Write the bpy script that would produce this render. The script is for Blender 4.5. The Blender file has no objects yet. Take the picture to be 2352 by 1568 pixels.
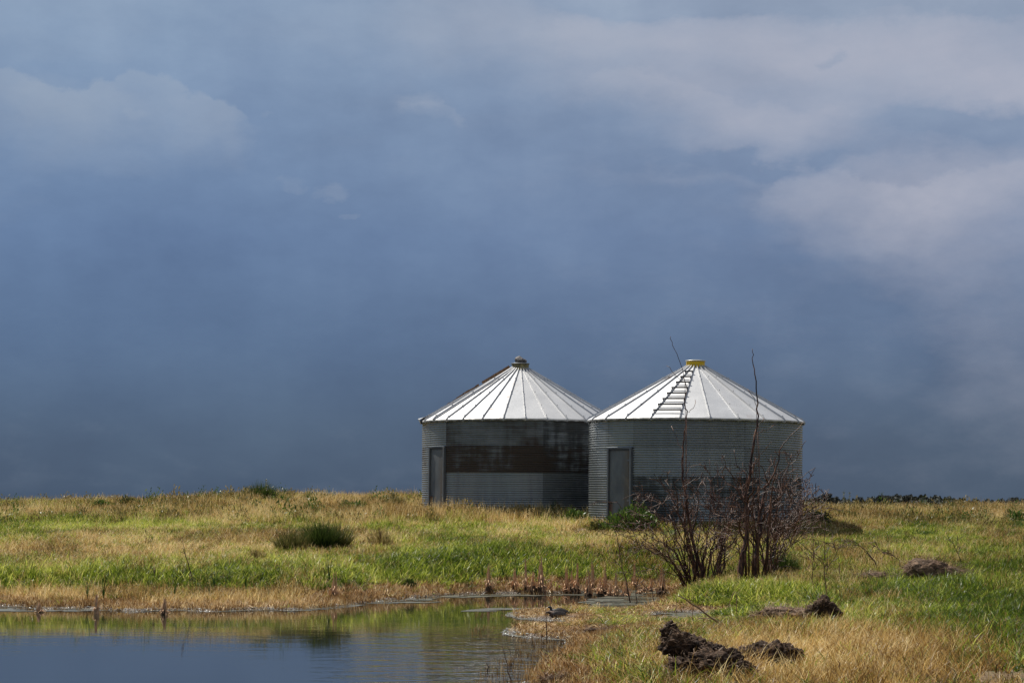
import bpy, bmesh, math, random
import numpy as np
from mathutils import Vector, Matrix

SC = bpy.context.scene
COL = SC.collection
rnd = random.Random(7)
nprs = np.random.RandomState(11)

# ------------------------------------------------------------------ camera
EYE = 2.15
FV = 4536.0                       # focal length in units of a 2352 wide picture
HORV = 1150.0
PITCH = math.atan((HORV - 784) / FV)
cam_d = bpy.data.cameras.new('camera')
cam = bpy.data.objects.new('camera', cam_d)
COL.objects.link(cam)
cam.location = (0, 0, EYE)
cam.rotation_euler = (math.radians(90) + PITCH, 0, 0)
cam_d.sensor_width = 36
cam_d.lens = 36 * FV / 2352
cam_d.clip_end = 20000
cam_d.clip_start = 0.1
SC.camera = cam

# ------------------------------------------------------------------ sun
SUN_EL, SUN_OFF = 57.0, 136.0     # height; angle left of the direction towards the camera
el = math.radians(SUN_EL)
sx, sy = -math.sin(math.radians(SUN_OFF)), -math.cos(math.radians(SUN_OFF))
SUN = Vector((sx * math.cos(el), sy * math.cos(el), math.sin(el)))
sd_ = bpy.data.lights.new('sun', 'SUN')
sd_.energy = 5.0
sd_.angle = math.radians(0.5)
sd_.color = (1.0, 0.95, 0.86)
sun = bpy.data.objects.new('sun', sd_)
COL.objects.link(sun)
sun.rotation_euler = SUN.to_track_quat('Z', 'Y').to_euler()
sun.location = (0, 0, 50)

# ------------------------------------------------------------------ node helpers
class NT:
    def __init__(s, tree):
        s.t = tree
        s.n = tree.nodes
        s.l = tree.links
    def node(s, typ, **kw):
        n = s.n.new(typ)
        for k, v in kw.items():
            setattr(n, k, v)
        return n
    def put(s, sock, v):
        if isinstance(v, bpy.types.NodeSocket):
            s.l.new(v, sock)
        elif v is not None:
            sock.default_value = v
    def m(s, op, a, b=None, c=None, clamp=False):
        n = s.node('ShaderNodeMath', operation=op)
        n.use_clamp = clamp
        s.put(n.inputs[0], a)
        if b is not None: s.put(n.inputs[1], b)
        if c is not None: s.put(n.inputs[2], c)
        return n.outputs[0]
    def mix(s, f, a, b, blend='MIX'):
        n = s.node('ShaderNodeMix', data_type='RGBA', blend_type=blend)
        s.put(n.inputs[0], f)
        for i, v in ((6, a), (7, b)):
            if isinstance(v, tuple) and len(v) == 3: v = v + (1,)
            s.put(n.inputs[i], v)
        return n.outputs[2]
    def noise(s, vec, scale, detail=3, rough=.55, dist=0.0, out=0):
        n = s.node('ShaderNodeTexNoise')
        if vec is not None: s.put(n.inputs['Vector'], vec)
        n.inputs['Scale'].default_value = scale
        n.inputs['Detail'].default_value = detail
        n.inputs['Roughness'].default_value = rough
        n.inputs['Distortion'].default_value = dist
        return n.outputs[out]
    def ramp(s, f, stops, interp='LINEAR'):
        n = s.node('ShaderNodeValToRGB')
        n.color_ramp.interpolation = interp
        e = n.color_ramp.elements
        while len(e) < len(stops): e.new(0.5)
        for i, (p, c) in enumerate(stops):
            e[i].position = p
            e[i].color = tuple(c) + (1,) if len(c) == 3 else c
        s.put(n.inputs[0], f)
        return n.outputs[0]
    def sstep(s, x, a, b):
        n = s.node('ShaderNodeMapRange', interpolation_type='SMOOTHSTEP')
        s.put(n.inputs[0], x)
        n.inputs[1].default_value = a
        n.inputs[2].default_value = b
        return n.outputs[0]
    def vscale(s, vec, sc):
        n = s.node('ShaderNodeMapping')
        s.put(n.inputs['Vector'], vec)
        n.inputs['Scale'].default_value = sc
        return n.outputs[0]
    def comb(s, x, y, z):
        n = s.node('ShaderNodeCombineXYZ')
        s.put(n.inputs[0], x); s.put(n.inputs[1], y); s.put(n.inputs[2], z)
        return n.outputs[0]
    def sep(s, v):
        n = s.node('ShaderNodeSeparateXYZ')
        s.put(n.inputs[0], v)
        return n.outputs

# ------------------------------------------------------------------ sky
def build_world():
    w = bpy.data.worlds.new('World')
    SC.world = w
    w.use_nodes = True
    T = NT(w.node_tree)
    T.n.clear()
    out = T.node('ShaderNodeOutputWorld')
    bg = T.node('ShaderNodeBackground')
    bg.inputs[1].default_value = 0.1
    T.l.new(bg.outputs[0], out.inputs[0])
    sky = T.node('ShaderNodeTexSky', sky_type='NISHITA')
    sky.sun_disc = False
    sky.sun_elevation = el
    sky.sun_rotation = math.atan2(SUN.x, SUN.y)
    tc = T.node('ShaderNodeTexCoord').outputs['Generated']
    nv = T.node('ShaderNodeVectorMath', operation='NORMALIZE')
    T.l.new(tc, nv.inputs[0])
    X, Y, Z = T.sep(nv.outputs[0])
    D = 57.29578
    az = T.m('MULTIPLY', T.m('ARCTAN2', X, Y), D)
    ev = T.m('MULTIPLY', T.m('ARCSINE', Z), D)
    p = T.comb(az, ev, 0.0)
    # turbulence that bends every cloud edge
    w1 = T.sep(T.noise(T.vscale(p, (.16, .32, 1)), 1.0, 6, .6, out=1))
    w2 = T.sep(T.noise(T.vscale(p, (.55, .9, 1)), 1.0, 5, .6, out=1))
    azw = T.m('ADD', az, T.m('ADD', T.m('MULTIPLY', T.m('SUBTRACT', w1[0], .5), 4.6), T.m('MULTIPLY', T.m('SUBTRACT', w2[0], .5), 1.6)))
    evw = T.m('ADD', ev, T.m('ADD', T.m('MULTIPLY', T.m('SUBTRACT', w1[1], .5), 2.3), T.m('MULTIPLY', T.m('SUBTRACT', w2[1], .5), 1.0)))
    def blob(u, v, ru, rv, hard=0.0, hv=None):
        a = T.m('DIVIDE', T.m('SUBTRACT', azw, (u - 1176) / 79.2), ru / 79.2)
        b = T.m('DIVIDE', T.m('SUBTRACT', evw, (1150 - v) / 79.2), rv / 79.2)
        r = T.m('SQRT', T.m('ADD', T.m('MULTIPLY', a, a), T.m('MULTIPLY', b, b)))
        return T.sstep(r, 1.35, hard)
    base = T.ramp(T.m('DIVIDE', ev, 90.0, clamp=True), [
        (0.0, (.041, .074, .126)), (.022, (.048, .087, .153)), (.05, (.070, .123, .222)),
        (.085, (.108, .176, .302)), (.12, (.152, .228, .350)), (.165, (.205, .285, .395)),
        (.35, (.22, .29, .38)), (1.0, (.24, .30, .37))])
    # bluer and darker to the left, greyer to the right
    side = T.sstep(az, -14, 14)
    base = T.mix(T.m('MULTIPLY', side, .55), base, T.mix(1.0, base, (1.42, 1.14, .98), 'MULTIPLY'))
    # rain shaft streaks and slow mottling
    mott = T.noise(T.vscale(p, (.11, .20, 1)), 1.0, 7, .62)
    base = T.mix(1.0, base, T.ramp(mott, [(.28, (.78, .80, .84)), (.5, (1, 1, 1)), (.72, (1.27, 1.22, 1.15))]), 'MULTIPLY')
    shaft = T.noise(T.vscale(p, (.35, .05, 1)), 1.0, 4, .5)
    base = T.mix(1.0, base, T.ramp(shaft, [(.3, (.95, .955, .97)), (.7, (1.05, 1.045, 1.03))]), 'MULTIPLY')
    def bank(edge, u0, u1, fade, hard, soft_l, soft_r):
        t = T.m('DIVIDE', T.m('ADD', azs, 15.0), 30.0)
        stops = [((((u - 1176) / 79.2) + 15) / 30, ((1150 - v) / 79.2 / 15.0,) * 3) for u, v in edge]
        top = T.m('MULTIPLY', T.ramp(t, stops, 'EASE'), 15.0)
        d = T.m('SUBTRACT', top, evs)
        m_ = T.m('MULTIPLY', T.sstep(d, 0.0, hard), T.sstep(d, fade / 79.2, .25))
        l_ = T.sstep(azs, (u0 - 1176) / 79.2, (u0 - 1176) / 79.2 + soft_l)
        r_ = T.sstep(azs, (u1 - 1176) / 79.2, (u1 - 1176) / 79.2 - soft_r)
        return T.m('MULTIPLY', m_, T.m('MULTIPLY', l_, r_))
    w3 = T.sep(T.noise(T.vscale(p, (1.1, 1.5, 1)), 1.0, 6, .62, out=1))
    azs = T.m('ADD', az, T.m('ADD', T.m('MULTIPLY', T.m('SUBTRACT', w3[0], .5), 1.1), T.m('MULTIPLY', T.m('SUBTRACT', w2[0], .5), .9)))
    evs = T.m('ADD', ev, T.m('ADD', T.m('MULTIPLY', T.m('SUBTRACT', w3[1], .5), .8), T.m('MULTIPLY', T.m('SUBTRACT', w2[1], .5), .6)))
    def add(acc, b, amp):
        return T.m('ADD', acc, T.m('MULTIPLY', b, amp)) if acc is not None else T.m('MULTIPLY', b, amp)
    L = None
    for (u, v, ru, rv, hard, amp) in [
        (1150, 85, 300, 110, 0, .42), (1640, 115, 380, 95, .1, .42), (2120, 165, 380, 110, .15, .42),
        (1480, 215, 280, 55, .2, .26), (1760, 290, 300, 85, .1, .50), (2300, 240, 220, 80, .1, .30),
        (1850, 450, 130, 72, .1, .22), (2180, 430, 300, 85, .2, .42), (2180, 560, 260, 120, .1, .30),
        (1990, 520, 190, 70, .2, .24), (2300, 800, 200, 260, 0, .18), (1600, 390, 260, 28, .2, .12),
        (250, 285, 330, 92, .1, .12), (90, 215, 110, 65, .2, .08),
        (200, 350, 260, 70, 0, .12), (350, 262, 26, 12, .3, .10),
        (975, 240, 75, 20, .35, .20), (770, 425, 40, 24, .4, .20), (680, 420, 28, 16, .4, .12), (818, 488, 32, 10, .4, .15),
        (612, 272, 18, 9, .3, .12), (100, 60, 300, 130, 0, .10), (900, 60, 420, 60, 0, .12)]:
        L = add(L, blob(u, v, ru, rv, hard), amp)
    for (u, v, ru, rv, hard, amp) in [
        (2050, 10, 520, 38, .2, .50), (1450, 22, 190, 26, .1, .35), (1925, 133, 42, 16, .3, .28), (230, 190, 180, 35, .1, .16),
        (2200, 290, 180, 38, .1, .3), (1750, 372, 300, 22, .1, .2), (620, 720, 600, 330, 0, .10)]:
        L = add(L, blob(u, v, ru, rv, hard), -amp)
    L = add(L, bank([(0, 185), (100, 212), (180, 226), (240, 200), (300, 178), (370, 186), (460, 220), (530, 248), (575, 285), (640, 320)], -60, 600, 200, .22, 1.0, 1.1), .36)
    L = add(L, bank([(1730, 452), (1790, 398), (1860, 384), (1930, 396), (2000, 425), (2100, 432), (2200, 402), (2352, 380)], 1725, 2500, 190, .28, 1.0, 1.0), .20)
    L = add(L, bank([(1150, 40), (1300, 36), (1500, 50), (1700, 32), (1900, 62), (2100, 56), (2352, 66)], 1150, 2600, 260, .35, 2.0, 1.0), .24)
    L = add(L, bank([(1330, 185), (1400, 152), (1500, 160), (1600, 190), (1700, 235), (1850, 262), (2000, 240)], 1320, 2020, 120, .25, .8, 2.0), .14)
    L = add(L, bank([(900, 240), (960, 222), (1010, 225), (1060, 262)], 890, 1070, 50, .2, .4, .2), .14)
    fine = T.noise(T.vscale(p, (.45, .85, 1)), 1.0, 7, .6)
    L = T.m('ADD', L, T.m('MULTIPLY', T.m('SUBTRACT', fine, .5), T.m('ADD', .24, T.m('MULTIPLY', L, .5))))
    # the same broken cloud goes on everywhere above the frame
    above = T.m('MULTIPLY', T.sstep(ev, 14, 24), T.sstep(T.noise(T.vscale(p, (.05, .09, 1)), 1.0, 6, .6), .35, .7))
    L = T.m('ADD', L, T.m('MULTIPLY', above, .5), clamp=True)
    light = T.mix(side, (.305, .36, .425), (.395, .405, .46))
    cloud = T.mix(L, base, light)
    big = T.mix(1.0, cloud, (9.3, 9.2, 9.5), 'MULTIPLY')
    # below the horizon: the dim colour of the plain
    big = T.mix(T.sstep(ev, -.2, -2.5), big, (.8, .9, .7))
    fin = T.mix(.965, sky.outputs[0], big)
    T.l.new(fin, bg.inputs[0])
build_world()

SC.view_settings.view_transform = 'Standard'
SC.view_settings.look = 'None'
SC.view_settings.exposure = 0.3
SC.view_settings.gamma = 1.0
SC.view_settings.use_curve_mapping = False
SC.cycles.max_bounces = 6
SC.cycles.transparent_max_bounces = 6
SC.cycles.caustics_reflective = False
SC.cycles.caustics_refractive = False

# ------------------------------------------------------------------ pixel <-> place
cp, sp = math.cos(PITCH), math.sin(PITCH)
def ray(u, v):
    xc, yc = (u - 1176) / FV, (784 - v) / FV
    return xc, cp - yc * sp, sp + yc * cp
def at(u, v, D):
    a, b, c = ray(u, v)
    t = D / b
    return Vector((a * t, D, EYE + c * t))
def onz(u, v, z=0.0):
    a, b, c = ray(u, v)
    t = (z - EYE) / c
    return a * t, b * t
def proj(x, y, z):
    x, y, z = np.asarray(x, float), np.asarray(y, float), np.asarray(z, float) - EYE
    dep = y * cp + z * sp
    up = -y * sp + z * cp
    dep = np.maximum(dep, .1)
    return 1176 + FV * x / dep, 784 - FV * up / dep

# ------------------------------------------------------------------ numpy noise
_perm = nprs.rand(512, 512)
def vnoise(x, y):
    xi, yi = np.floor(x).astype(int), np.floor(y).astype(int)
    fx, fy = x - xi, y - yi
    fx, fy = fx * fx * (3 - 2 * fx), fy * fy * (3 - 2 * fy)
    a = _perm[xi % 512, yi % 512]; b = _perm[(xi + 1) % 512, yi % 512]
    c = _perm[xi % 512, (yi + 1) % 512]; d = _perm[(xi + 1) % 512, (yi + 1) % 512]
    return (a * (1 - fx) + b * fx) * (1 - fy) + (c * (1 - fx) + d * fx) * fy
def fbm(x, y, o=4):
    s, a, t = 0, 1, 0
    for i in range(o):
        s = s + a * vnoise(x * 2 ** i + 17.3 * i, y * 2 ** i + 9.1 * i); t += a; a *= .5
    return s / t - .5

# ------------------------------------------------------------------ terrain
FAR = [(-600, 1386), (-300, 1389), (0, 1391), (60, 1393), (100, 1398), (180, 1396), (300, 1403), (420, 1400), (500, 1403), (600, 1399), (680, 1401),
       (760, 1393), (850, 1381), (900, 1377), (950, 1371), (1020, 1368), (1100, 1364), (1250, 1362), (1400, 1359), (1490, 1354), (1530, 1360)]
NEAR = [(1560, 1367), (1520, 1382), (1470, 1397), (1380, 1403), (1280, 1400), (1230, 1403), (1190, 1407), (1180, 1415), (1215, 1421), (1300, 1424),
        (1300, 1434), (1230, 1436), (1190, 1440), (1172, 1452), (1200, 1462), (1280, 1468), (1332, 1470), (1325, 1482), (1268, 1513), (1251, 1527), (1219, 1568)]
poly = [onz(u, v) for u, v in FAR + NEAR]
poly = poly + [(0.6, 17.0), (1.5, 11.0), (0.0, 9.5), (-30, 9.0), (-400, 9.0), (-400, -400), (4000, -400), (4000, 9000), (-4000, 9000), (-4000, 36)]
hole1 = [onz(u, v) for u, v in [(1485, 1409), (1560, 1405), (1640, 1408), (1712, 1414), (1700, 1423), (1600, 1428), (1490, 1423)]]
hole2 = [onz(u, v) for u, v in [(1332, 1455), (1395, 1456), (1400, 1463), (1332, 1464)]]

def poly_sd(x, y, P):
    x, y = np.asarray(x, float), np.asarray(y, float)
    d2 = np.full(x.shape, 1e18)
    ins = np.zeros(x.shape, bool)
    n = len(P)
    for i in range(n):
        (ax, ay), (bx, by) = P[i], P[(i + 1) % n]
        ex, ey = bx - ax, by - ay
        t = np.clip(((x - ax) * ex + (y - ay) * ey) / (ex * ex + ey * ey + 1e-12), 0, 1)
        d2 = np.minimum(d2, (x - ax - t * ex) ** 2 + (y - ay - t * ey) ** 2)
        c = ((ay > y) != (by > y)) & (x < (bx - ax) * (y - ay) / (by - ay + 1e-12) + ax)
        ins ^= c
    return np.where(ins, 1, -1) * np.sqrt(d2)
def shore_sd(x, y):
    s = poly_sd(x, y, poly)
    s = np.minimum(s, -poly_sd(x, y, hole1))
    s = np.minimum(s, -poly_sd(x, y, hole2))
    return s + fbm(np.asarray(x) * 1.3, np.asarray(y) * .9, 3) * np.where(np.asarray(y) > 42, .55, .32)
TY = [-50, 8, 17, 22, 30, 36, 40, 44, 47, 50, 53, 56, 60, 64, 68, 72, 80, 120, 300, 9000]
TL = [.6, .5, .3, .3, .3, .3, .3, .45, .64, .88, 1.12, 1.30, 1.52, 1.76, 2.08, 2.10, 1.8, 1.1, .25, 0]
TR = [.6, .5, .3, .3, .32, .40, .47, .58, .72, .90, 1.10, 1.28, 1.46, 1.60, 1.74, 1.78, 1.7, 1.1, .25, 0]
CU = [-40, -17, -12, -9, -6.5, -3, 0, 5, 9, 12, 17, 40]
CZ = [-.35, -.16, -.05, .12, .10, .05, 0, 0, 0, -.03, .0, .1]
def H(x, y, sd=None):
    x, y = np.asarray(x, float), np.asarray(y, float)
    if sd is None: sd = shore_sd(x, y)
    k = np.clip((x - 2) / 7, 0, 1)
    z = np.interp(y, TY, TL) * (1 - k) + np.interp(y, TY, TR) * k
    z = z + np.interp(x, CU, CZ) * np.clip((y - 58) / 9, 0, 1) * np.clip((200 - y) / 100, 0, 1)
    amp = np.clip((y - 36) / 12, .35, 1) * np.clip((900 - y) / 500, 0, 1)
    z = z + fbm(x * .35, y * .35, 4) * .22 * amp + fbm(x * 1.7 + 5, y * 1.7, 3) * .10
    for (cx, cy, zz) in ((.24, 63.0, 1.68), (5.34, 58.0, 1.46)):
        dd = np.hypot(x - cx, y - cy)
        f = np.clip((5.2 - dd) / 1.6, 0, 1); f = f * f * (3 - 2 * f)
        z = np.where(z < zz, z + (zz - z) * f, z)
    def box(x1, x2, ya, yb, sft):
        a = np.clip((x2 - x) / (x2 - x1), 0, 1)
        b = np.clip((y - ya) / sft, 0, 1) * np.clip((yb - y) / sft, 0, 1)
        return a * b
    low = np.maximum(box(2.8, 4.0, 30.0, 44.5, 1.4), box(4.5, 5.6, 33.6, 38.6, .8))
    z = z * (1 - .72 * low)
    ramp = .035 + np.maximum(sd, 0) * .26 * (1 - .86 * low) + np.maximum(sd - 2.5, 0) * .25 * (1 - low) + np.where(sd > 0, fbm(x * 3, y * 3, 3) * .05, 0)
    zl = np.minimum(z, ramp)
    zl = np.maximum(zl, .012)
    zw = -np.minimum(.5, -np.minimum(sd, 0) * .35) - .012
    return np.where(sd > 0, zl, zw)
def h1(x, y):
    return float(H(np.array([x]), np.array([y]))[0])
def ground(u, v, lo=15.0, hi=90.0):
    a, b, c = ray(u, v)
    ys = np.arange(lo, hi, .1)
    t = ys / b
    g = H(a * t, ys)
    below = (EYE + c * t) <= np.maximum(g, 0.0)
    i = int(np.argmax(below)) if below.any() else len(ys) - 1
    return Vector((a * ys[i] / b, ys[i], max(float(g[i]), 0.0)))

# ------------------------------------------------------------------ object helpers
def tag(o, label=None, cat=None, group=None, kind=None):
    if label: o['label'] = label
    if cat: o['category'] = cat
    if group: o['group'] = group
    if kind: o['kind'] = kind
    return o
def obj(name, mesh, parent=None, mat=None, loc=None):
    o = bpy.data.objects.new(name, mesh)
    COL.objects.link(o)
    if parent is not None: o.parent = parent
    if mat is not None and mesh is not None and not mesh.materials: mesh.materials.append(mat)
    if loc is not None: o.location = loc
    return o
def empty(name, loc, rz=0.0):
    o = bpy.data.objects.new(name, None)
    COL.objects.link(o)
    o.location = loc
    o.rotation_euler = (0, 0, rz)
    o.empty_display_size = .2
    return o
class MB:
    def __init__(s):
        s.v, s.f, s.n = [], [], 0
    def add(s, verts, faces):
        o = s.n
        s.v.extend([tuple(p) for p in verts])
        s.f.extend([tuple(i + o for i in f) for f in faces])
        s.n += len(verts)
    def box(s, c, d, rot=None):
        vs = []
        for k in range(8):
            p = Vector(((k & 1) - .5, ((k >> 1) & 1) - .5, ((k >> 2) & 1) - .5))
            p = Vector((p.x * d[0], p.y * d[1], p.z * d[2]))
            if rot is not None: p = rot @ p
            vs.append(p + Vector(c))
        s.add(vs, [(0, 2, 3, 1), (4, 5, 7, 6), (0, 1, 5, 4), (2, 6, 7, 3), (0, 4, 6, 2), (1, 3, 7, 5)])
    def tube(s, pts, rad, sides=5, cap=True):
        pts = [Vector(p) for p in pts]
        n = len(pts)
        ref = Vector((0, 0, 1)) if abs((pts[-1] - pts[0]).normalized().z) < .9 else Vector((1, 0, 0))
        vs = []
        u = None
        for i in range(n):
            t = (pts[min(i + 1, n - 1)] - pts[max(i - 1, 0)])
            if t.length < 1e-9: t = Vector((0, 0, 1))
            t.normalize()
            if u is None: u = t.cross(ref).normalized()
            else:
                u = (u - t * u.dot(t))
                u = u.normalized() if u.length > 1e-6 else t.orthogonal().normalized()
            w = t.cross(u)
            for k in range(sides):
                a = 2 * math.pi * k / sides
                vs.append(pts[i] + (u * math.cos(a) + w * math.sin(a)) * rad[i])
        fs = []
        for i in range(n - 1):
            for k in range(sides):
                k2 = (k + 1) % sides
                fs.append((i * sides + k, i * sides + k2, (i + 1) * sides + k2, (i + 1) * sides + k))
        if cap:
            fs.append(tuple(reversed(range(sides))))
            fs.append(tuple((n - 1) * sides + k for k in range(sides)))
        s.add(vs, fs)
    def lathe(s, prof, seg=32, ang0=0, ang1=2 * math.pi):
        full = abs(ang1 - ang0 - 2 * math.pi) < 1e-6
        m = seg if full else seg + 1
        vs = []
        for r, z in prof:
            for k in range(m):
                a = ang0 + (ang1 - ang0) * k / seg
                vs.append((r * math.sin(a), -r * math.cos(a), z))
        fs = []
        for i in range(len(prof) - 1):
            for k in range(seg):
                k2 = (k + 1) % m
                fs.append((i * m + k, i * m + k2, (i + 1) * m + k2, (i + 1) * m + k))
        s.add(vs, fs)
    def mesh(s, name, smooth=False):
        me = bpy.data.meshes.new(name)
        me.from_pydata(s.v, [], s.f)
        if smooth: me.polygons.foreach_set('use_smooth', [True] * len(me.polygons))
        me.update()
        return me
    def build(s, name, mat, parent=None, smooth=False, loc=None):
        return obj(name, s.mesh(name, smooth), parent, mat, loc)
def np_mesh(name, V, Fq, mat=None, smooth=True):
    me = bpy.data.meshes.new(name)
    nf = len(Fq); k = Fq.shape[1]
    me.vertices.add(len(V)); me.vertices.foreach_set('co', V.astype(np.float32).ravel())
    me.loops.add(nf * k); me.loops.foreach_set('vertex_index', Fq.astype(np.int32).ravel())
    me.polygons.add(nf)
    me.polygons.foreach_set('loop_start', np.arange(0, nf * k, k, dtype=np.int32))
    me.polygons.foreach_set('use_smooth', np.full(nf, smooth))
    me.update(calc_edges=True)
    if mat: me.materials.append(mat)
    return me

# ------------------------------------------------------------------ materials
def new_mat(name):
    m = bpy.data.materials.new(name)
    m.use_nodes = True
    T = NT(m.node_tree)
    T.n.clear()
    out = T.node('ShaderNodeOutputMaterial')
    b = T.node('ShaderNodeBsdfPrincipled')
    T.l.new(b.outputs[0], out.inputs[0])
    return m, T, b, out
def simple(name, col, rough=.7, metal=0, var=.25, scale=20, bump=0.0, spec=.5):
    m, T, b, out = new_mat(name)
    g = T.node('ShaderNodeTexCoord').outputs['Object']
    n = T.noise(g, scale, 4)
    lo = tuple(c * (1 - var) for c in col); hi = tuple(min(1, c * (1 + var)) for c in col)
    T.l.new(T.ramp(n, [(.3, lo), (.7, hi)]), b.inputs['Base Color'])
    b.inputs['Roughness'].default_value = rough
    b.inputs['Metallic'].default_value = metal
    b.inputs['Specular IOR Level'].default_value = spec
    if bump:
        bp = T.node('ShaderNodeBump'); bp.inputs['Strength'].default_value = .8; bp.inputs['Distance'].default_value = bump
        T.l.new(T.noise(g, scale * 1.7, 5), bp.inputs['Height']); T.l.new(bp.outputs[0], b.inputs['Normal'])
    return m

def grass_mat(name, stops, trans=.4, rough=.42, spec=.5, leaf=False):
    m, T, b, out = new_mat(name)
    at_ = T.node('ShaderNodeAttribute', attribute_type='INSTANCER', attribute_name='tint')
    bl = T.node('ShaderNodeAttribute', attribute_type='GEOMETRY', attribute_name='blade').outputs['Fac']
    tint = T.m('ADD', at_.outputs['Fac'], T.m('MULTIPLY', T.m('SUBTRACT', bl, .5), .85))
    if leaf: tint = T.m('ADD', .06, T.m('MULTIPLY', T.node('ShaderNodeNewGeometry').outputs['Random Per Island'], .88))
    oi = T.node('ShaderNodeTexCoord').outputs['Object']
    n = T.noise(T.vscale(oi, (60, 60, 8)), 1.0, 2)
    f = T.m('ADD', tint, T.m('MULTIPLY', T.m('SUBTRACT', n, .5), .7), clamp=True)
    c = T.ramp(f, stops)
    T.l.new(c, b.inputs['Base Color'])
    b.inputs['Roughness'].default_value = rough
    b.inputs['Specular IOR Level'].default_value = spec
    tr = T.node('ShaderNodeBsdfTranslucent')
    T.l.new(c, tr.inputs[0])
    mx = T.node('ShaderNodeMixShader'); mx.inputs[0].default_value = trans
    T.l.new(b.outputs[0], mx.inputs[1]); T.l.new(tr.outputs[0], mx.inputs[2])
    T.l.new(mx.outputs[0], out.inputs[0])
    return m

def steel_mat():
    """galvanised sheet; obj.color r = rust, g = dirt and painted dark reflection, b = warm low rust; alpha unused"""
    m, T, b, out = new_mat('galvanised_steel')
    oi = T.node('ShaderNodeObjectInfo')
    r_, g_, b_ = T.sep(oi.outputs['Color'])
    geo = T.node('ShaderNodeNewGeometry').outputs['Position']
    big = T.noise(T.vscale(geo, (.9, .9, .8)), 1.0, 5, .6)
    streak = T.noise(T.vscale(geo, (5, 5, .5)), 1.0, 4, .6)
    fine = T.noise(geo, 40, 3)
    hor = T.noise(T.vscale(geo, (.7, .7, 9)), 1.0, 3, .6)
    zinc = T.ramp(T.m('ADD', T.m('MULTIPLY', streak, .5), T.m('MULTIPLY', fine, .5)), [(.3, (.24, .262, .27)), (.7, (.41, .44, .445))])
    zinc = T.mix(1.0, zinc, T.ramp(T.m('FRACT', T.m('MULTIPLY', oi.outputs['Random'], 1.0)), [(0, (.86, .86, .86)), (1, (1.12, 1.12, 1.12))]), 'MULTIPLY')
    grime_refl = T.m('MULTIPLY', g_, T.sstep(T.m('ADD', big, T.m('ADD', T.m('MULTIPLY', T.m('SUBTRACT', hor, .5), .5), T.m('MULTIPLY', T.m('SUBTRACT', streak, .5), .5))),   .26, .56))  # dirt, plus a dark reflection painted on the right bin's lower rings
    c = T.mix(grime_refl, zinc, (.035, .037, .036))
    rmix = T.m('ADD', T.m('MULTIPLY', big, .55), T.m('ADD', T.m('MULTIPLY', streak, .3), T.m('MULTIPLY', hor, .25)))
    thr = T.m('SUBTRACT', .86, T.m('MULTIPLY', r_, .62))
    rust = T.m('MULTIPLY', T.sstep(T.m('SUBTRACT', rmix, thr), -.07, .10), T.sstep(r_, .02, .15))
    rc = T.ramp(fine, [(.3, (.024, .017, .013)), (.55, (.055, .035, .023)), (.8, (.12, .066, .036))])
    c = T.mix(T.m('MULTIPLY', rust, .93), c, rc)
    T.l.new(c, b.inputs['Base Color'])
    dull = T.m('MAXIMUM', rust, grime_refl)
    T.put(b.inputs['Metallic'], T.m('MULTIPLY', T.m('SUBTRACT', 1.0, dull), .80))
    T.put(b.inputs['Roughness'], T.m('ADD', .24, T.m('ADD', T.m('MULTIPLY', fine, .12), T.m('MULTIPLY', dull, .35))))
    return m
def roof_mat():
    m, T, b, out = new_mat('roof_steel')
    oi = T.node('ShaderNodeObjectInfo')
    geo = T.node('ShaderNodeNewGeometry').outputs['Position']
    big = T.noise(geo, 1.2, 5, .6)
    spk = T.noise(geo, 34, 4, .7)
    c = T.ramp(T.m('ADD', T.m('MULTIPLY', big, .6), T.m('MULTIPLY', spk, .4)), [(.32, (.40, .405, .415)), (.68, (.58, .58, .58))])
    c = T.mix(1.0, c, T.ramp(oi.outputs['Random'], [(0, (.84, .85, .87)), (1, (1.08, 1.06, 1.04))]), 'MULTIPLY')
    r_, g_, b_ = T.sep(oi.outputs['Color'])
    st = T.sstep(T.noise(T.vscale(geo, (3, 3, 3)), 1.0, 5, .65), .60, .68)
    c = T.mix(T.m('MULTIPLY', st, T.m('MULTIPLY', r_, .8)), c, (.22, .12, .07))
    T.l.new(c, b.inputs['Base Color'])
    b.inputs['Metallic'].default_value = .28
    T.put(b.inputs['Roughness'], T.m('ADD', .38, T.m('MULTIPLY', spk, .2)))
    bp = T.node('ShaderNodeBump'); bp.inputs['Strength'].default_value = .35; bp.inputs['Distance'].default_value = .012
    T.l.new(T.noise(geo, 2.4, 3), bp.inputs['Height']); T.l.new(bp.outputs[0], b.inputs['Normal'])
    return m
def door_mat():
    m, T, b, out = new_mat('door_sheet')
    g = T.node('ShaderNodeTexCoord').outputs['Object']
    x, y, z = T.sep(g)
    big = T.noise(T.vscale(g, (2.2, 2.2, 1.1)), 1.0, 5, .6)
    st = T.noise(T.vscale(g, (9, 9, .7)), 1.0, 4, .6)
    c = T.ramp(big, [(.3, (.09, .10, .108)), (.7, (.20, .212, .215))])
    right = T.m('MULTIPLY', T.sstep(T.m('ADD', x, T.m('MULTIPLY', T.m('SUBTRACT', st, .5), .5)), .02, .34), T.sstep(z, .25, .9))
    c = T.mix(T.m('MULTIPLY', right, .75), c, (.12, .085, .05))
    low = T.m('MULTIPLY', T.sstep(x, -.22, -.36), T.m('MULTIPLY', T.sstep(z, .25, .75), T.sstep(z, .86, .78)))
    c = T.mix(T.m('MULTIPLY', low, .8), c, (.15, .065, .03))
    T.l.new(c, b.inputs['Base Color'])
    b.inputs['Metallic'].default_value = .35
    b.inputs['Roughness'].default_value = .5
    return m
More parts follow.
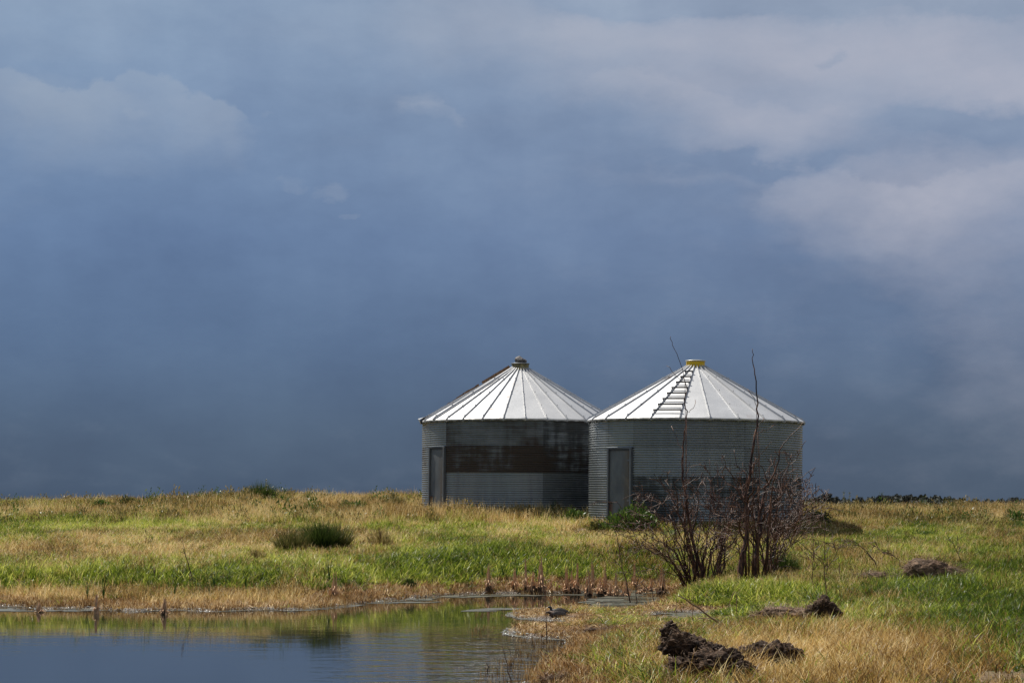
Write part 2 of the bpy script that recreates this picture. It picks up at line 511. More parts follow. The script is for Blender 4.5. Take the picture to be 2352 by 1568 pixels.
def bark_mat():
    m, T, b, out = new_mat('dead_bark')
    geo = T.node('ShaderNodeNewGeometry').outputs['Position']
    n = T.noise(T.vscale(geo, (9, 9, 3)), 1.0, 5, .65)
    f = T.noise(T.vscale(geo, (50, 50, 12)), 1.0, 4, .6)
    c = T.ramp(T.m('ADD', T.m('MULTIPLY', n, .65), T.m('MULTIPLY', f, .35)), [
        (.34, (.008, .006, .005)), (.46, (.040, .018, .012)), (.55, (.130, .058, .034)), (.65, (.38, .22, .14))])
    T.l.new(c, b.inputs['Base Color'])
    b.inputs['Roughness'].default_value = .45
    b.inputs['Specular IOR Level'].default_value = .3
    bp = T.node('ShaderNodeBump'); bp.inputs['Strength'].default_value = .7; bp.inputs['Distance'].default_value = .01
    T.l.new(f, bp.inputs['Height']); T.l.new(bp.outputs[0], b.inputs['Normal'])
    return m
def soil_mat():
    m, T, b, out = new_mat('wet_peat')
    geo = T.node('ShaderNodeNewGeometry').outputs['Position']
    n = T.noise(geo, 7, 6, .65)
    f = T.noise(T.vscale(geo, (26, 26, 60)), 1.0, 5, .7)
    c = T.ramp(T.m('ADD', T.m('MULTIPLY', n, .5), T.m('MULTIPLY', f, .5)), [(.34, (.010, .006, .004)), (.47, (.045, .025, .014)), (.56, (.12, .070, .040)), (.66, (.30, .19, .115))])
    T.l.new(c, b.inputs['Base Color'])
    T.put(b.inputs['Roughness'], T.m('ADD', .5, T.m('MULTIPLY', f, .5)))
    b.inputs['Specular IOR Level'].default_value = .2
    bp = T.node('ShaderNodeBump'); bp.inputs['Strength'].default_value = 1.0; bp.inputs['Distance'].default_value = .05
    T.l.new(f, bp.inputs['Height']); T.l.new(bp.outputs[0], b.inputs['Normal'])
    return m
def ground_mat():
    m, T, b, out = new_mat('field_soil')
    geo = T.node('ShaderNodeNewGeometry').outputs['Position']
    x, y, z = T.sep(geo)
    n = T.noise(geo, .7, 6, .65)
    f = T.noise(T.vscale(geo, (9, 9, 9)), 1.0, 5, .7)
    ff = T.noise(T.vscale(geo, (45, 45, 30)), 1.0, 3, .7)
    straw = T.ramp(ff, [(.3, (.06, .038, .02)), (.55, (.17, .11, .05)), (.75, (.30, .20, .10))])
    green = T.ramp(ff, [(.3, (.03, .045, .01)), (.7, (.10, .13, .03))])
    g = T.sstep(T.m('ADD', T.m('MULTIPLY', n, .6), T.m('MULTIPLY', f, .4)), .44, .56)
    c = T.mix(g, straw, green)
    shore = T.sstep(T.m('ADD', z, T.m('MULTIPLY', T.m('SUBTRACT', f, .5), .12)), .34, .14)
    litter = T.ramp(ff, [(.3, (.07, .04, .022)), (.5, (.20, .115, .055)), (.7, (.40, .27, .15))])
    c = T.mix(shore, c, litter)
    mud = T.sstep(T.m('ADD', z, T.m('MULTIPLY', T.m('SUBTRACT', f, .5), .05)), .07, .02)
    c = T.mix(mud, c, T.ramp(f, [(.35, (.035, .026, .018)), (.65, (.16, .125, .09))]))
    far = T.sstep(y, 90, 200)
    c = T.mix(far, c, (.10, .09, .04))
    T.l.new(c, b.inputs['Base Color'])
    T.put(b.inputs['Roughness'], T.m('SUBTRACT', .9, T.m('MULTIPLY', mud, .6)))
    bp = T.node('ShaderNodeBump'); bp.inputs['Strength'].default_value = .9; bp.inputs['Distance'].default_value = .04
    T.l.new(T.m('ADD', f, T.m('MULTIPLY', ff, .5)), bp.inputs['Height']); T.l.new(bp.outputs[0], b.inputs['Normal'])
    return m
def water_mat():
    m, T, b, out = new_mat('pond_water')
    geo = T.node('ShaderNodeNewGeometry').outputs['Position']
    x, y, z = T.sep(geo)
    b.inputs['Base Color'].default_value = (.016, .015, .010, 1)
    b.inputs['Roughness'].default_value = .025
    b.inputs['IOR'].default_value = 1.333
    b.inputs['Specular IOR Level'].default_value = .40
    p1 = T.vscale(geo, (1.6, 7.5, 1)); p2 = T.vscale(geo, (5, 17, 1)); p3 = T.vscale(geo, (.5, 1.8, 1))
    n1 = T.noise(p1, 1.0, 2, .5, .6); n2 = T.noise(p2, 1.0, 2, .5, .4); n3 = T.noise(p3, 1.0, 2)
    # the breeze roughens the pool off the right bank
    wind = T.m('MULTIPLY', T.sstep(x, -3.0, -.4), T.sstep(y, 36, 27))
    patch = T.sstep(n3, .35, .65)
    amp = T.m('ADD', .08, T.m('ADD', T.m('MULTIPLY', patch, .12), T.m('MULTIPLY', wind, .9)))
    n4 = T.noise(T.vscale(geo, (1.1, 2.6, 1)), 1.0, 3, .55, .8)
    h = T.m('ADD', T.m('MULTIPLY', T.m('ADD', n1, T.m('MULTIPLY', n2, .35)), amp), T.m('MULTIPLY', T.m('MULTIPLY', n4, wind), 7.0))
    bp = T.node('ShaderNodeBump'); bp.inputs['Strength'].default_value = 1.0; bp.inputs['Distance'].default_value = .0042
    T.l.new(h, bp.inputs['Height']); T.l.new(bp.outputs[0], b.inputs['Normal'])
    return m
def scum_mat():
    m, T, b, out = new_mat('algae_scum')
    geo = T.node('ShaderNodeNewGeometry').outputs['Position']
    n = T.noise(T.vscale(geo, (3, 7, 1)), 1.0, 5, .65)
    c = T.ramp(n, [(.35, (.045, .044, .028)), (.55, (.10, .098, .068)), (.7, (.17, .165, .125))])
    T.l.new(c, b.inputs['Base Color'])
    b.inputs['Roughness'].default_value = .32
    bp = T.node('ShaderNodeBump'); bp.inputs['Strength'].default_value = .8; bp.inputs['Distance'].default_value = .008
    T.l.new(T.noise(T.vscale(geo, (14, 22, 1)), 1.0, 4), bp.inputs['Height']); T.l.new(bp.outputs[0], b.inputs['Normal'])
    return m

M = dict(steel=steel_mat(), roof=roof_mat(), door=door_mat(), bark=bark_mat(), peat=soil_mat(), ground=ground_mat(), water=water_mat(), scum=scum_mat())
M['frame'] = simple('frame_steel', (.17, .18, .19), .5, .5, .15, 8)
M['rust'] = simple('rusty_iron', (.10, .045, .025), .8, .2, .5, 30)
M['bolt'] = simple('bolt_steel', (.07, .07, .07), .6, .5, .2, 40)
M['yellow'] = simple('yellow_paint', (.80, .52, .012), .45, 0, .15, 9)
M['oldyellow'] = simple('worn_yellow_paint', (.20, .17, .075), .6, .2, .75, 11)
M['lid'] = simple('lid_metal', (.55, .53, .45), .4, .3, .1, 6)
M['plank'] = simple('weathered_wood', (.20, .115, .062), .85, 0, .5, 12, .01)
M['rock'] = simple('field_rock', (.16, .145, .135), .85, 0, .5, 14, .02)
M['straw_fibre'] = simple('straw_fibre', (.20, .115, .06), .6, 0, .6, 9)
M['straw_soil'] = simple('straw_soil', (.13, .080, .048), .8, 0, .7, 11, .03, .25)
M['green_leaf'] = grass_mat('shrub_leaf', [(0, (.030, .060, .010)), (.5, (.075, .13, .018)), (1, (.16, .21, .045))], .35, .4, .3, True)
M['far_leaf'] = simple('far_leaf', (.022, .026, .018), .8, 0, .4, .6)

# ------------------------------------------------------------------ ground and water
def build_ground():
    def grow(a, b, r, n):  # graded spacing
        return a + (b - a) * (np.linspace(0, 1, n) ** r)
    xs = np.concatenate([-grow(21, 5000, 4, 40)[::-1][:-1], np.arange(-21, 21.01, .15), grow(21, 5000, 4, 40)[1:]])
    ys = np.concatenate([grow(-16, 300, 3, 12)[::-1] * -1, np.arange(17, 57, .12), np.arange(57, 80, .22), grow(80, 9000, 4, 60)])
    ys = np.unique(ys)
    X, Y = np.meshgrid(xs, ys)
    Z = H(X, Y)
    V = np.stack([X, Y, Z], -1).reshape(-1, 3)
    nx, ny = len(xs), len(ys)
    i = np.arange(nx * ny).reshape(ny, nx)
    F = np.stack([i[:-1, :-1], i[:-1, 1:], i[1:, 1:], i[1:, :-1]], -1).reshape(-1, 4)
    o = obj('ground', np_mesh('ground', V, F, M['ground']))
    tag(o, 'rough grassy field rising gently from the pond to the horizon', 'ground', kind='structure')
build_ground()
mb = MB()
mb.add([(-400, 5, 0), (60, 5, 0), (60, 58, 0), (-400, 58, 0)], [(0, 1, 2, 3)])
tag(mb.build('water', M['water']), 'dark still pond water mirroring the storm sky and far bank', 'pond', kind='structure')

def build_scum():
    xs = np.arange(-15, 10, .05); ys = np.arange(29, 56, .07)
    X, Y = np.meshgrid(xs, ys)
    sd = shore_sd(X, Y)
    U, Vv = proj(X, Y, 0 * X)
    w = np.interp(U, [0, 300, 600, 850, 980, 1100, 1300, 1500, 1700], [.8, .6, .4, .5, 1.2, 1.3, 1.2, 2.2, 2.4])
    w = np.where(Vv > 1404, np.where(U > 1450, 3, np.where(Vv > 1475, .05, .18)), w)
    w = w * (1 + fbm(X * .8, Y * .8 + 40, 3) * 1.0)
    keep = (sd < .25) & (sd > -w) & (fbm(X * 1.5 + 3, Y * 4, 4) > -.09)
    ny, nx = X.shape
    i = np.arange(nx * ny).reshape(ny, nx)
    k = keep[:-1, :-1] & keep[1:, 1:] & keep[:-1, 1:] & keep[1:, :-1]
    F = np.stack([i[:-1, :-1], i[:-1, 1:], i[1:, 1:], i[1:, :-1]], -1)[k]
    used = np.unique(F)
    re = np.full(nx * ny, -1); re[used] = np.arange(len(used))
    V = np.stack([X, Y, np.full_like(X, .005) + np.clip(fbm(X * 6, Y * 6, 2), 0, 1) * .008], -1).reshape(-1, 3)[used]
    o = obj('algae_scum', np_mesh('algae_scum', V, re[F], M['scum']))
    tag(o, 'grey green algae scum floating along the muddy water edge', 'algae', kind='stuff')
build_scum()

# ------------------------------------------------------------------ grain bins
SLOPE = [30.2]
RW = 3.10; RING = .813; NR = 4; WALLH = RING * NR; CORR = 12; AMP = .016
def wall_sheet_mesh(a0, a1, inset=0.0):
    seg = max(2, int(round((a1 - a0) / 2.4)))
    rows = CORR * 6
    prof = []
    for r in range(rows + 1):
        z = RING * r / rows
        prof.append((RW + AMP * math.cos(2 * math.pi * r / 6) + inset, z))
    b = MB()
    b.lathe(prof, seg, math.radians(a0), math.radians(a1))
    # turned edges give the sheet a visible thickness at its seam
    return b.mesh('wall_sheet', True)
def rib_mesh(r0, r1, h=.045, w=.030):
    sl = math.tan(math.radians(SLOPE[0]))
    b = MB()
    n = Vector((0, sl, 1)).normalized()       # outward normal of the slope facing -y
    def P(r, x, k):
        return Vector((x, -r, (r1 - r) * sl)) + Vector((0, -n.y, n.z)) * k
    secs = []
    for r in (r0, r1 - .05):
        secs.append([P(r, -w * .62, -.006), P(r, -w * .36, h), P(r, w * .36, h), P(r, w * .62, -.006)])
    # the end of the rib curls down over the eave
    tip = [Vector((-w * .62, -r1 - .012, -.035)), Vector((-w * .36, -r1 - .035, -.005)), Vector((w * .36, -r1 - .035, -.005)), Vector((w * .62, -r1 - .012, -.035))]
    tip2 = [Vector((-w * .62, -r1 + .01, -.095)), Vector((-w * .36, -r1 - .022, -.085)), Vector((w * .36, -r1 - .022, -.085)), Vector((w * .62, -r1 + .01, -.095))]
    secs += [tip, tip2]
    vs = [p for s_ in secs for p in s_]
    fs = []
    for i in range(len(secs) - 1):
        for k in range(3):
            fs.append((i * 4 + k, i * 4 + k + 1, (i + 1) * 4 + k + 1, (i + 1) * 4 + k))
    fs += [(3, 2, 1, 0)]
    b.add(vs, fs)
    for r in (.95, 1.75, 2.5, r1 - .1):
        b.box(P(r, w * .2, h + .006), (.022, .03, .022))
    return b.mesh('roof_rib')
def panel_mesh(r0, r1, da):
    """one wedge of the roof: flat sheet, crimped and turned down at the eave"""
    sl = math.tan(math.radians(SLOPE[0]))
    b = MB()
    rows = [r0, .8, 1.5, 2.2, 2.8, r1 - .03]
    na = 6
    vs = []
    def pt(r, f, z):
        a = math.radians(da) * (f - .5)
        return Vector((r * math.sin(a), -r * math.cos(a), z))
    for r in rows:
        for k in range(na + 1):
            f = k / na
            sag = -.010 * math.sin(math.pi * f) * (r / r1)
            vs.append(pt(r, f, (r1 - r) * sl + sag))
    for (dr, z0, dep) in ((.008, -.022, 0), (.0, -.075, 0)):
        for k in range(na + 1):
            f = k / na
            sc = abs(math.sin(math.pi * f * 2)) * .014
            vs.append(pt(r1 + dr, f, z0 + sc * (1 if z0 < -.05 else .3)))
    nrow = len(rows) + 2
    fs = []
    for i in range(nrow - 1):
        for k in range(na):
            fs.append((i * (na + 1) + k, (i + 1) * (na + 1) + k, (i + 1) * (na + 1) + k + 1, i * (na + 1) + k + 1))
    b.add(vs, fs)
    me = b.mesh('roof_panel')
    return me
def build_bin(u, D, zbase, door0, door1, npan, ribphase, label, right):
    SLOPE[0] = 28.9 if right else 30.2
    x = (u - 1176) / FV * D
    root = empty('grain_bin', (x, D, zbase), -math.atan2(x, D))
    tag(root, label, 'grain bin', 'round corrugated grain bins')
    # wall sheets: ring 0 is the lowest
    a_open = door0 - 1.0
    a_first = door1 + 1.4
    spans = [(a_first + 60 * k, a_first + 60 * (k + 1)) for k in range(5)] + [(a_first + 300, 360 + a_open)]
    full = wall_sheet_mesh(0, 60.25)
    shortm = wall_sheet_mesh(0, spans[5][1] - spans[5][0])
    overd = wall_sheet_mesh(0, a_first - a_open)
    def colour(ring, k):
        top = 3 - ring
        if right:  # high g on the lower m and s rings paints in a dark reflection
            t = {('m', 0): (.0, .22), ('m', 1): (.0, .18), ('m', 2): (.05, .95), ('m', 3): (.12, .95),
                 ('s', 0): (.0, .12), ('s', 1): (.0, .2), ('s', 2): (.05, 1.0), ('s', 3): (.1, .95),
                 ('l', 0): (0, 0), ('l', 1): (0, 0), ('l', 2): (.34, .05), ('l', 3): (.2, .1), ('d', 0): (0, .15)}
        else:
            t = {('m', 0): (.42, .45), ('m', 1): (.62, .75), ('m', 2): (.0, .0), ('m', 3): (.0, .1),
                 ('s', 0): (.30, .95), ('s', 1): (.50, 1.0), ('s', 2): (.1, .55), ('s', 3): (.05, .4),
                 ('l', 0): (0, .1), ('l', 1): (.48, .1), ('l', 2): (.3, 0), ('l', 3): (0, 0), ('d', 0): (.1, .15)}
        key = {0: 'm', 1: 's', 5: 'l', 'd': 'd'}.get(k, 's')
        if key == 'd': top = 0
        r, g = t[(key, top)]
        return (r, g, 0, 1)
    def sheet(me, a, ring, k):
        o = obj('wall_sheet', me, root, M['steel'])
        o.rotation_euler = (0, 0, math.radians(a))
        o.location = (0, 0, ring * RING)
        o.scale = (1 + .0012 * ring, 1 + .0012 * ring, 1)
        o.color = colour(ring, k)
    for ring in range(NR):
        for k, (a, b_) in enumerate(spans):
            sheet(shortm if k == 5 else full, a, ring, k)
        if ring == 3: sheet(overd, a_open, ring, 'd')
    # bolts round the ring joints and down the seams
    b = MB()
    def bolt(a, z, s_=.014):
        q = math.radians(a)
        b.box(((RW + .014) * math.sin(q), -(RW + .014) * math.cos(q), z), (s_, s_, s_), Matrix.Rotation(q, 3, 'Z'))
    for ring in range(1, NR):
        for k in range(120):
            a = a_first + 3 * k
            if ring < 3 and a > a_first + 300 + (spans[5][1] - spans[5][0]): continue
            bolt(a, ring * RING + .006)
    for k in range(6):
        a = a_first + 60 * k
        for j in range(0, 48): bolt(a + .25, (j + .5) * RING / 12, .012)
    for j in range(0, 48): bolt(a_open + .1, (j + .5) * RING / 12, .012)
    tag(b.build('bolt_row', M['bolt'], root), kind='stuff')
    # door: flat sheet in a steel frame
    am = math.radians((door0 + door1) / 2)
    half = RW * math.sin(math.radians((door1 - door0) / 2))
    rc = RW * math.cos(math.radians((door1 - door0) / 2))
    dh = RING * 3 - .04
    d = MB()
    Rz = Matrix.Rotation(am, 3, 'Z')
    d.box((0, 0, 0), (half * 2 - .05, .02, dh - .06))
    do = d.build('door', M['door'], root)
    do.location = Rz @ Vector((0, -rc + .0, .03))
    do.location.z = dh / 2 + .0
    do.rotation_euler = (0, 0, am)
    # sink origin to the bottom so the stains run from there
    for v in do.data.vertices: v.co.z += dh / 2
    do.location.z = 0.02
    fr = MB()
    for s_ in (-1, 1):
        fr.box((s_ * (half + .012), -.025, dh / 2), (.055, .075, dh))
        fr.box((s_ * (half + .045), .012, dh / 2), (.04, .05, dh))
    fr.box((0, -.012, dh + .012), (half * 2 + .09, .05, .035))
    fo = fr.build('door_frame', M['frame'], root)
    fo.location = Rz @ Vector((0, -rc, 0)); fo.rotation_euler = (0, 0, am)
    gp_ = MB(); gp_.box((0, 0, 0), (half * 2 - .03, .02, .05))  # black strip standing in for the shaded gap at the door top
    go_ = gp_.build('door_gap_shade', M['bolt'], root); go_.location = Rz @ Vector((0, -rc - .012, 0)); go_.location.z = dh - .035; go_.rotation_euler = (0, 0, am)
    lat = MB(); lat.box((0, 0, 0), (.17, .03, .022)); lat.box((-.085, .01, 0), (.03, .05, .05)); lat.box((.05, -.004, .0), (.03, .03, .045))
    lo = lat.build('latch', M['rust'], do); lo.location = (-half + .07, -.03, .86)
    for hz in (.92, 2.05):
        hg = MB(); hg.box((0, 0, 0), (.10, .012, .045)); hg.tube([(.055, -.004, -.035), (.055, -.004, .035)], [.01, .01], 6)
        ho = hg.build('hinge', M['frame'], do); ho.location = (half - .09, -.02, hz)
    # roof
    r0, r1 = .27, 3.18
    rise = (r1 - r0) * math.tan(math.radians(SLOPE[0]))
    da = 360 / npan
    pm = panel_mesh(r0, r1, da)
    rm = rib_mesh(r0, r1)
    zr = WALLH + .02
    for k in range(npan):
        a = ribphase + da * k
        rr = obj('roof_rib', rm, root, M['roof']); rr.rotation_euler = (0, 0, math.radians(a)); rr.location = (0, 0, zr)
        pp = obj('roof_panel', pm, root, M['roof']); pp.rotation_euler = (0, 0, math.radians(a + da / 2)); pp.location = (0, 0, zr)
        pp.color = (rnd.random() ** 2 * .9, 0, 0, 1)
        rr.color = (rnd.random() * .9, 0, 0, 1)
        jz = rnd.uniform(-.006, .006)
        pp.location.z += jz
        aa = (a + 180) % 360 - 180
        if not right and abs(aa + 56) < 6:      # a lifted seam on the left slope
            rr.scale = (2.6, 1, 1.0); rr.location.z += .03; rr.name = 'lifted_roof_rib'
    # collar, flange and lid
    cz = zr + rise
    c = MB(); c.lathe([(.272, -.03), (.272, .155)], 32)
    c.lathe([(.272, .155), (.255, .155), (.255, -.02)], 32)
    c.box((-.25, -.105, .085), (.025, .03, .15))
    c.build('collar', M['yellow'] if right else M['oldyellow'], root, True, (0, 0, cz))
    f = MB(); f.lathe([(.268, .02), (.30, .004), (.318, -.018), (.27, -.012)], 32)
    for k in range(20):
        q = 2 * math.pi * k / 20
        f.box((.297 * math.sin(q), -.297 * math.cos(q), .012), (.018, .018, .02))
    f.build('flange', M['yellow'], root, False, (0, 0, cz))
    l = MB(); l.lathe([(.005, .206), (.15, .200), (.292, .182), (.298, .172), (.292, .150), (.27, .152)], 32)
    l.build('lid', M['lid'] if right else M['frame'], root, True, (0, 0, cz))
    if right:
        # stepped rungs carried between two neighbouring ribs
        ka = -25.5
        for i in range(8):
            r = .74 + i * .315
            if r > r1 - .15: break
            w = r * math.radians(da) + .05
            g = MB()
            zz = (r1 - r) * math.tan(math.radians(SLOPE[0]))
            g.box((0, -r, zz + .085), (w, .03, .034))
            g.box((0, -r - .018, zz + .078), (w, .006, .036))
            for s_ in (-1, 1): g.box((s_ * (w / 2 - .02), -r, zz + .045), (.02, .045, .06))
            go = g.build('ladder_rung', M['bolt'], root, False, (0, 0, zr)); go.rotation_euler = (0, 0, math.radians(LADDER))
    return root, zr, cz, rise, r1
LADDER = -15.3
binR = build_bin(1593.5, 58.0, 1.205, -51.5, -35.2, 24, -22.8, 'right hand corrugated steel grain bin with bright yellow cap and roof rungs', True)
binR[0].rotation_euler = (math.radians(.1), math.radians(.75), binR[0].rotation_euler.z)
binL = build_bin(1193.0, 63.0, 1.385, -63.6, -48.4, 30, -9.2, 'left hand rust banded grain bin with a rock on its cap', False)
binL[0].rotation_euler = (0, math.radians(.35), binL[0].rotation_euler.z)
bpy.context.view_layer.update()

def loc2(root, r, a, z):
    q = math.radians(a)
    m = Matrix.Translation(root.location) @ root.rotation_euler.to_matrix().to_4x4()
    return m @ Vector((r * math.sin(q), -r * math.cos(q), z))
# bent flap at the left eave
fl = MB()
rootL, zrL, czL, riseL, r1L = binL
q0, q1 = math.radians(-98), math.radians(-76)
def lp(r, q, z): return (r * math.sin(q), -r * math.cos(q), zrL + z)
fl.add([lp(r1L - .35, q0, .23), lp(r1L - .30, q1, .20), lp(r1L + .09, q1, .035), lp(r1L + .14, q0, .10), lp(r1L + .03, q1, -.13), lp(r1L + .02, q0, -.10)],
       [(0, 1, 2, 3), (3, 2, 4, 5)])
fl.build('bent_eave_flap', M['roof'], rootL)
# brown boards on the left slope of the left roof
def plank(r_a, r_b, a, hgt, lift, label, ragged):
    b = MB()
    sl = math.tan(math.radians(SLOPE[0]))
    n = 14
    for i in range(n):
        f0, f1 = i / n, (i + .94) / n
        ra, rb = r_a + (r_b - r_a) * f0, r_a + (r_b - r_a) * f1
        rm_ = (ra + rb) / 2
        hh = hgt * (1 - ragged * rnd.random() * .5) * (1 - ragged * .6 * f0)
        c = loc2(rootL, rm_, a, zrL + (r1L - rm_) * sl + lift + hh / 2)
        rot = rootL.rotation_euler.to_matrix() @ Matrix.Rotation(math.radians(a), 3, 'Z') @ Matrix.Rotation(math.radians(SLOPE[0]), 3, 'X') 
        b.box(c, (.05, (rb - ra) / math.cos(math.radians(SLOPE[0])) * 1.08, hh), rot)
    o = b.build('board', M['plank'])
    tag(o, label, 'board')
    return o
plank(.34, 1.22, -93, .115, .05, 'upper brown weathered board propped on left roof just below the cap', .15)
plank(1.32, 2.75, -95, .12, .03, 'lower ragged brown board lying down the left roof edge', .9)

def rock(name, c, dims, seed, label, mat, cat='rock'):
    bm = bmesh.new()
    bmesh.ops.create_icosphere(bm, subdivisions=3, radius=.5)
    r = random.Random(seed)
    planes = [(Vector((r.uniform(-1, 1), r.uniform(-1, 1), r.uniform(-.6, 1))).normalized(), r.uniform(.30, .42)) for _ in range(11)]
    for v in bm.verts:
        for n, d in planes:
            k = v.co.dot(n)
            if k > d: v.co -= n * (k - d) * .9
        v.co.z = max(v.co.z, -.33)
        v.co = Vector((v.co.x * dims[0], v.co.y * dims[1], v.co.z * dims[2]))
    me = bpy.data.meshes.new(name); bm.to_mesh(me); bm.free()
    o = obj(name, me, None, mat, c)
    return tag(o, label, cat)
cpos = loc2(rootL, 0, 0, czL + .203)
rock('rock', cpos + Vector((-.015, -.02, .085)), (.34, .34, .27), 5, 'larger grey rock weighing down the cap of the left bin', M['rock'])
rock('rock', cpos + Vector((.135, -.03, .052)), (.15, .2, .17), 9, 'small dark rock tucked beside the larger one on the cap', M['rock'])

# ------------------------------------------------------------------ dead shrubs and trees
def Tp(x, y):   # coordinates of the tree close-up -> view coordinates
    return (2600 + x / 1.4257) / 1.7415, (1300 + y / 1.4257) / 1.7415
def wig(pts, amt, r, n=3):
    out = []
    for i in range(len(pts) - 1):
        a, b = pts[i], pts[i + 1]
        for k in range(n):
            f = k / n
            p = a.lerp(b, f)
            if not (i == 0 and k == 0):
                p = p + Vector((r.gauss(0, amt), r.gauss(0, amt), r.gauss(0, amt)))
            out.append(p)
    out.append(pts[-1])
    return out
def grow(b, start, d, length, rad, level, r):
    n = max(4, int(length / .07))
    p = start.copy(); pts = [p.copy()]
    d = d.normalized()
    bend = Vector((r.gauss(0, .10), r.gauss(0, .10), r.uniform(-.02, .10)))
    for i in range(n):
        d = (d + bend * .55 + Vector((r.gauss(0, .16), r.gauss(0, .16), r.gauss(0, .13)))).normalized()
        p = p + d * (length / n)
        pts.append(p.copy())
    rr = [max(.0058, rad * (1 - .75 * i / n)) for i in range(n + 1)]
    b.tube(pts, rr, 5 if rad > .008 else 4, False)
    if level > 0:
        for _ in range(r.choice((1, 1, 2, 2, 3)) if length > .25 else 1):
            i = r.randint(1, n - 1)
            t = (pts[i + 1] - pts[i]).normalized()
            side = t.orthogonal().normalized()
            side = Matrix.Rotation(r.uniform(0, 6.283), 3, t) @ side
            grow(b, pts[i], t * r.uniform(.4, .9) + side * r.uniform(.5, .9) + Vector((0, 0, .12)), length * r.uniform(.3, .62), max(.0050, rr[i] * .7), level - 1, r)
def dead_tree(label, cat, base, stems, seed, name='dead_tree', vshift=6, densey=1.0):
    r = random.Random(seed)
    bu, bv = Tp(*base)
    g = ground(bu, bv + vshift)
    D0 = g.y
    root = empty(name, (g.x, g.y, g.z - .02))
    tag(root, label, cat, 'dead leafless shrubs by the water')
    inv = Matrix.Translation(-root.location)
    for (pts, rb, nb, lean) in stems:
        zs = []
        n = len(pts)
        for i, (x, y) in enumerate(pts):
            u, v = Tp(x, y)
            f = i / (n - 1)
            p = at(u, v, D0 + lean * f)
            if i == 0: p = Vector((p.x, D0 + lean * .05, g.z - .08))
            zs.append(inv @ p)
        main = wig(zs, .012 if rb > .02 else .018, r, 3)
        m_ = len(main)
        rad = [max(.0035, rb * (1 - (i / (m_ - 1)) ** .8 * .88) * r.uniform(.9, 1.1)) for i in range(m_)]
        rad[0] *= 1.35
        rad = [max(.0065, q * (1.35 - .50 * min(1, i_ / (m_ - 1) * 1.5))) for i_, q in enumerate(rad)]
        b = MB(); b.tube(main, rad, 7 if rb > .02 else 5)
        # knots
        so = b.build('stem', M['bark'], root, True)
        t = MB()
        total = sum((main[i + 1] - main[i]).length for i in range(m_ - 1))
        for _ in range(int(nb * densey * 1.15)):
            i = r.randint(int(m_ * .18), m_ - 2)
            # the long whips at the very top stay nearly bare
            hgt = main[i].z
            if hgt > 2.7: continue
            if hgt > 2.1 and r.random() < .5: continue
            tdir = (main[i + 1] - main[i]).normalized()
            side = Matrix.Rotation(r.uniform(0, 6.283), 3, tdir) @ tdir.orthogonal().normalized()
            L = r.uniform(.25, .95) * (1.0 if hgt < 2 else .5)
            grow(t, main[i], tdir * .8 + side * .7 + Vector((0, 0, .1)), L, min(rad[i] * .7, .024), 2 if L > .35 else 1, r)
        if t.n: tag(t.build('twig', M['bark'], so, True), kind='stuff')
    return root
def fan(bx, by, tips, r):
    out = []
    for (tx, ty, rb, lean) in tips:
        mx, my = bx + (tx - bx) * r.uniform(.25, .4), by + (ty - by) * r.uniform(.38, .5)
        nx, ny = bx + (tx - bx) * r.uniform(.6, .7), by + (ty - by) * r.uniform(.68, .78)
        out.append(([(bx + r.uniform(-35, 45), by), (mx, my), (nx, ny), (tx, ty)], rb, 4, lean))
    return out
_fr = random.Random(4)
FAN1 = fan(255, 1480, [(-150, 1190, .018, -.2), (-80, 1110, .019, .8), (-40, 1230, .016, -1.0), (20, 1060, .021, .6), (70, 980, .021, -.4), (110, 1080, .019, 1.0),
                       (170, 960, .019, -.8), (240, 1010, .021, .7), (290, 1060, .019, -.9), (330, 990, .019, .8), (370, 1060, .019, .1), (450, 1080, .019, .9), (470, 1180, .018, -.8), (200, 1120, .018, 1.1)], _fr)
FAN2 = fan(400, 1458, [(350, 1050, .012, .6), (440, 980, .013, -.4), (465, 1040, .012, .9), (300, 1080, .012, -.8)], _fr)
FAN3 = fan(690, 1425, [(640, 1120, .012, .5), (780, 1120, .013, -.5), (860, 1150, .012, .8), (900, 1070, .012, .2), (740, 1100, .013, 1.0), (820, 1060, .012, -.7), (930, 1140, .011, -.2)], _fr)
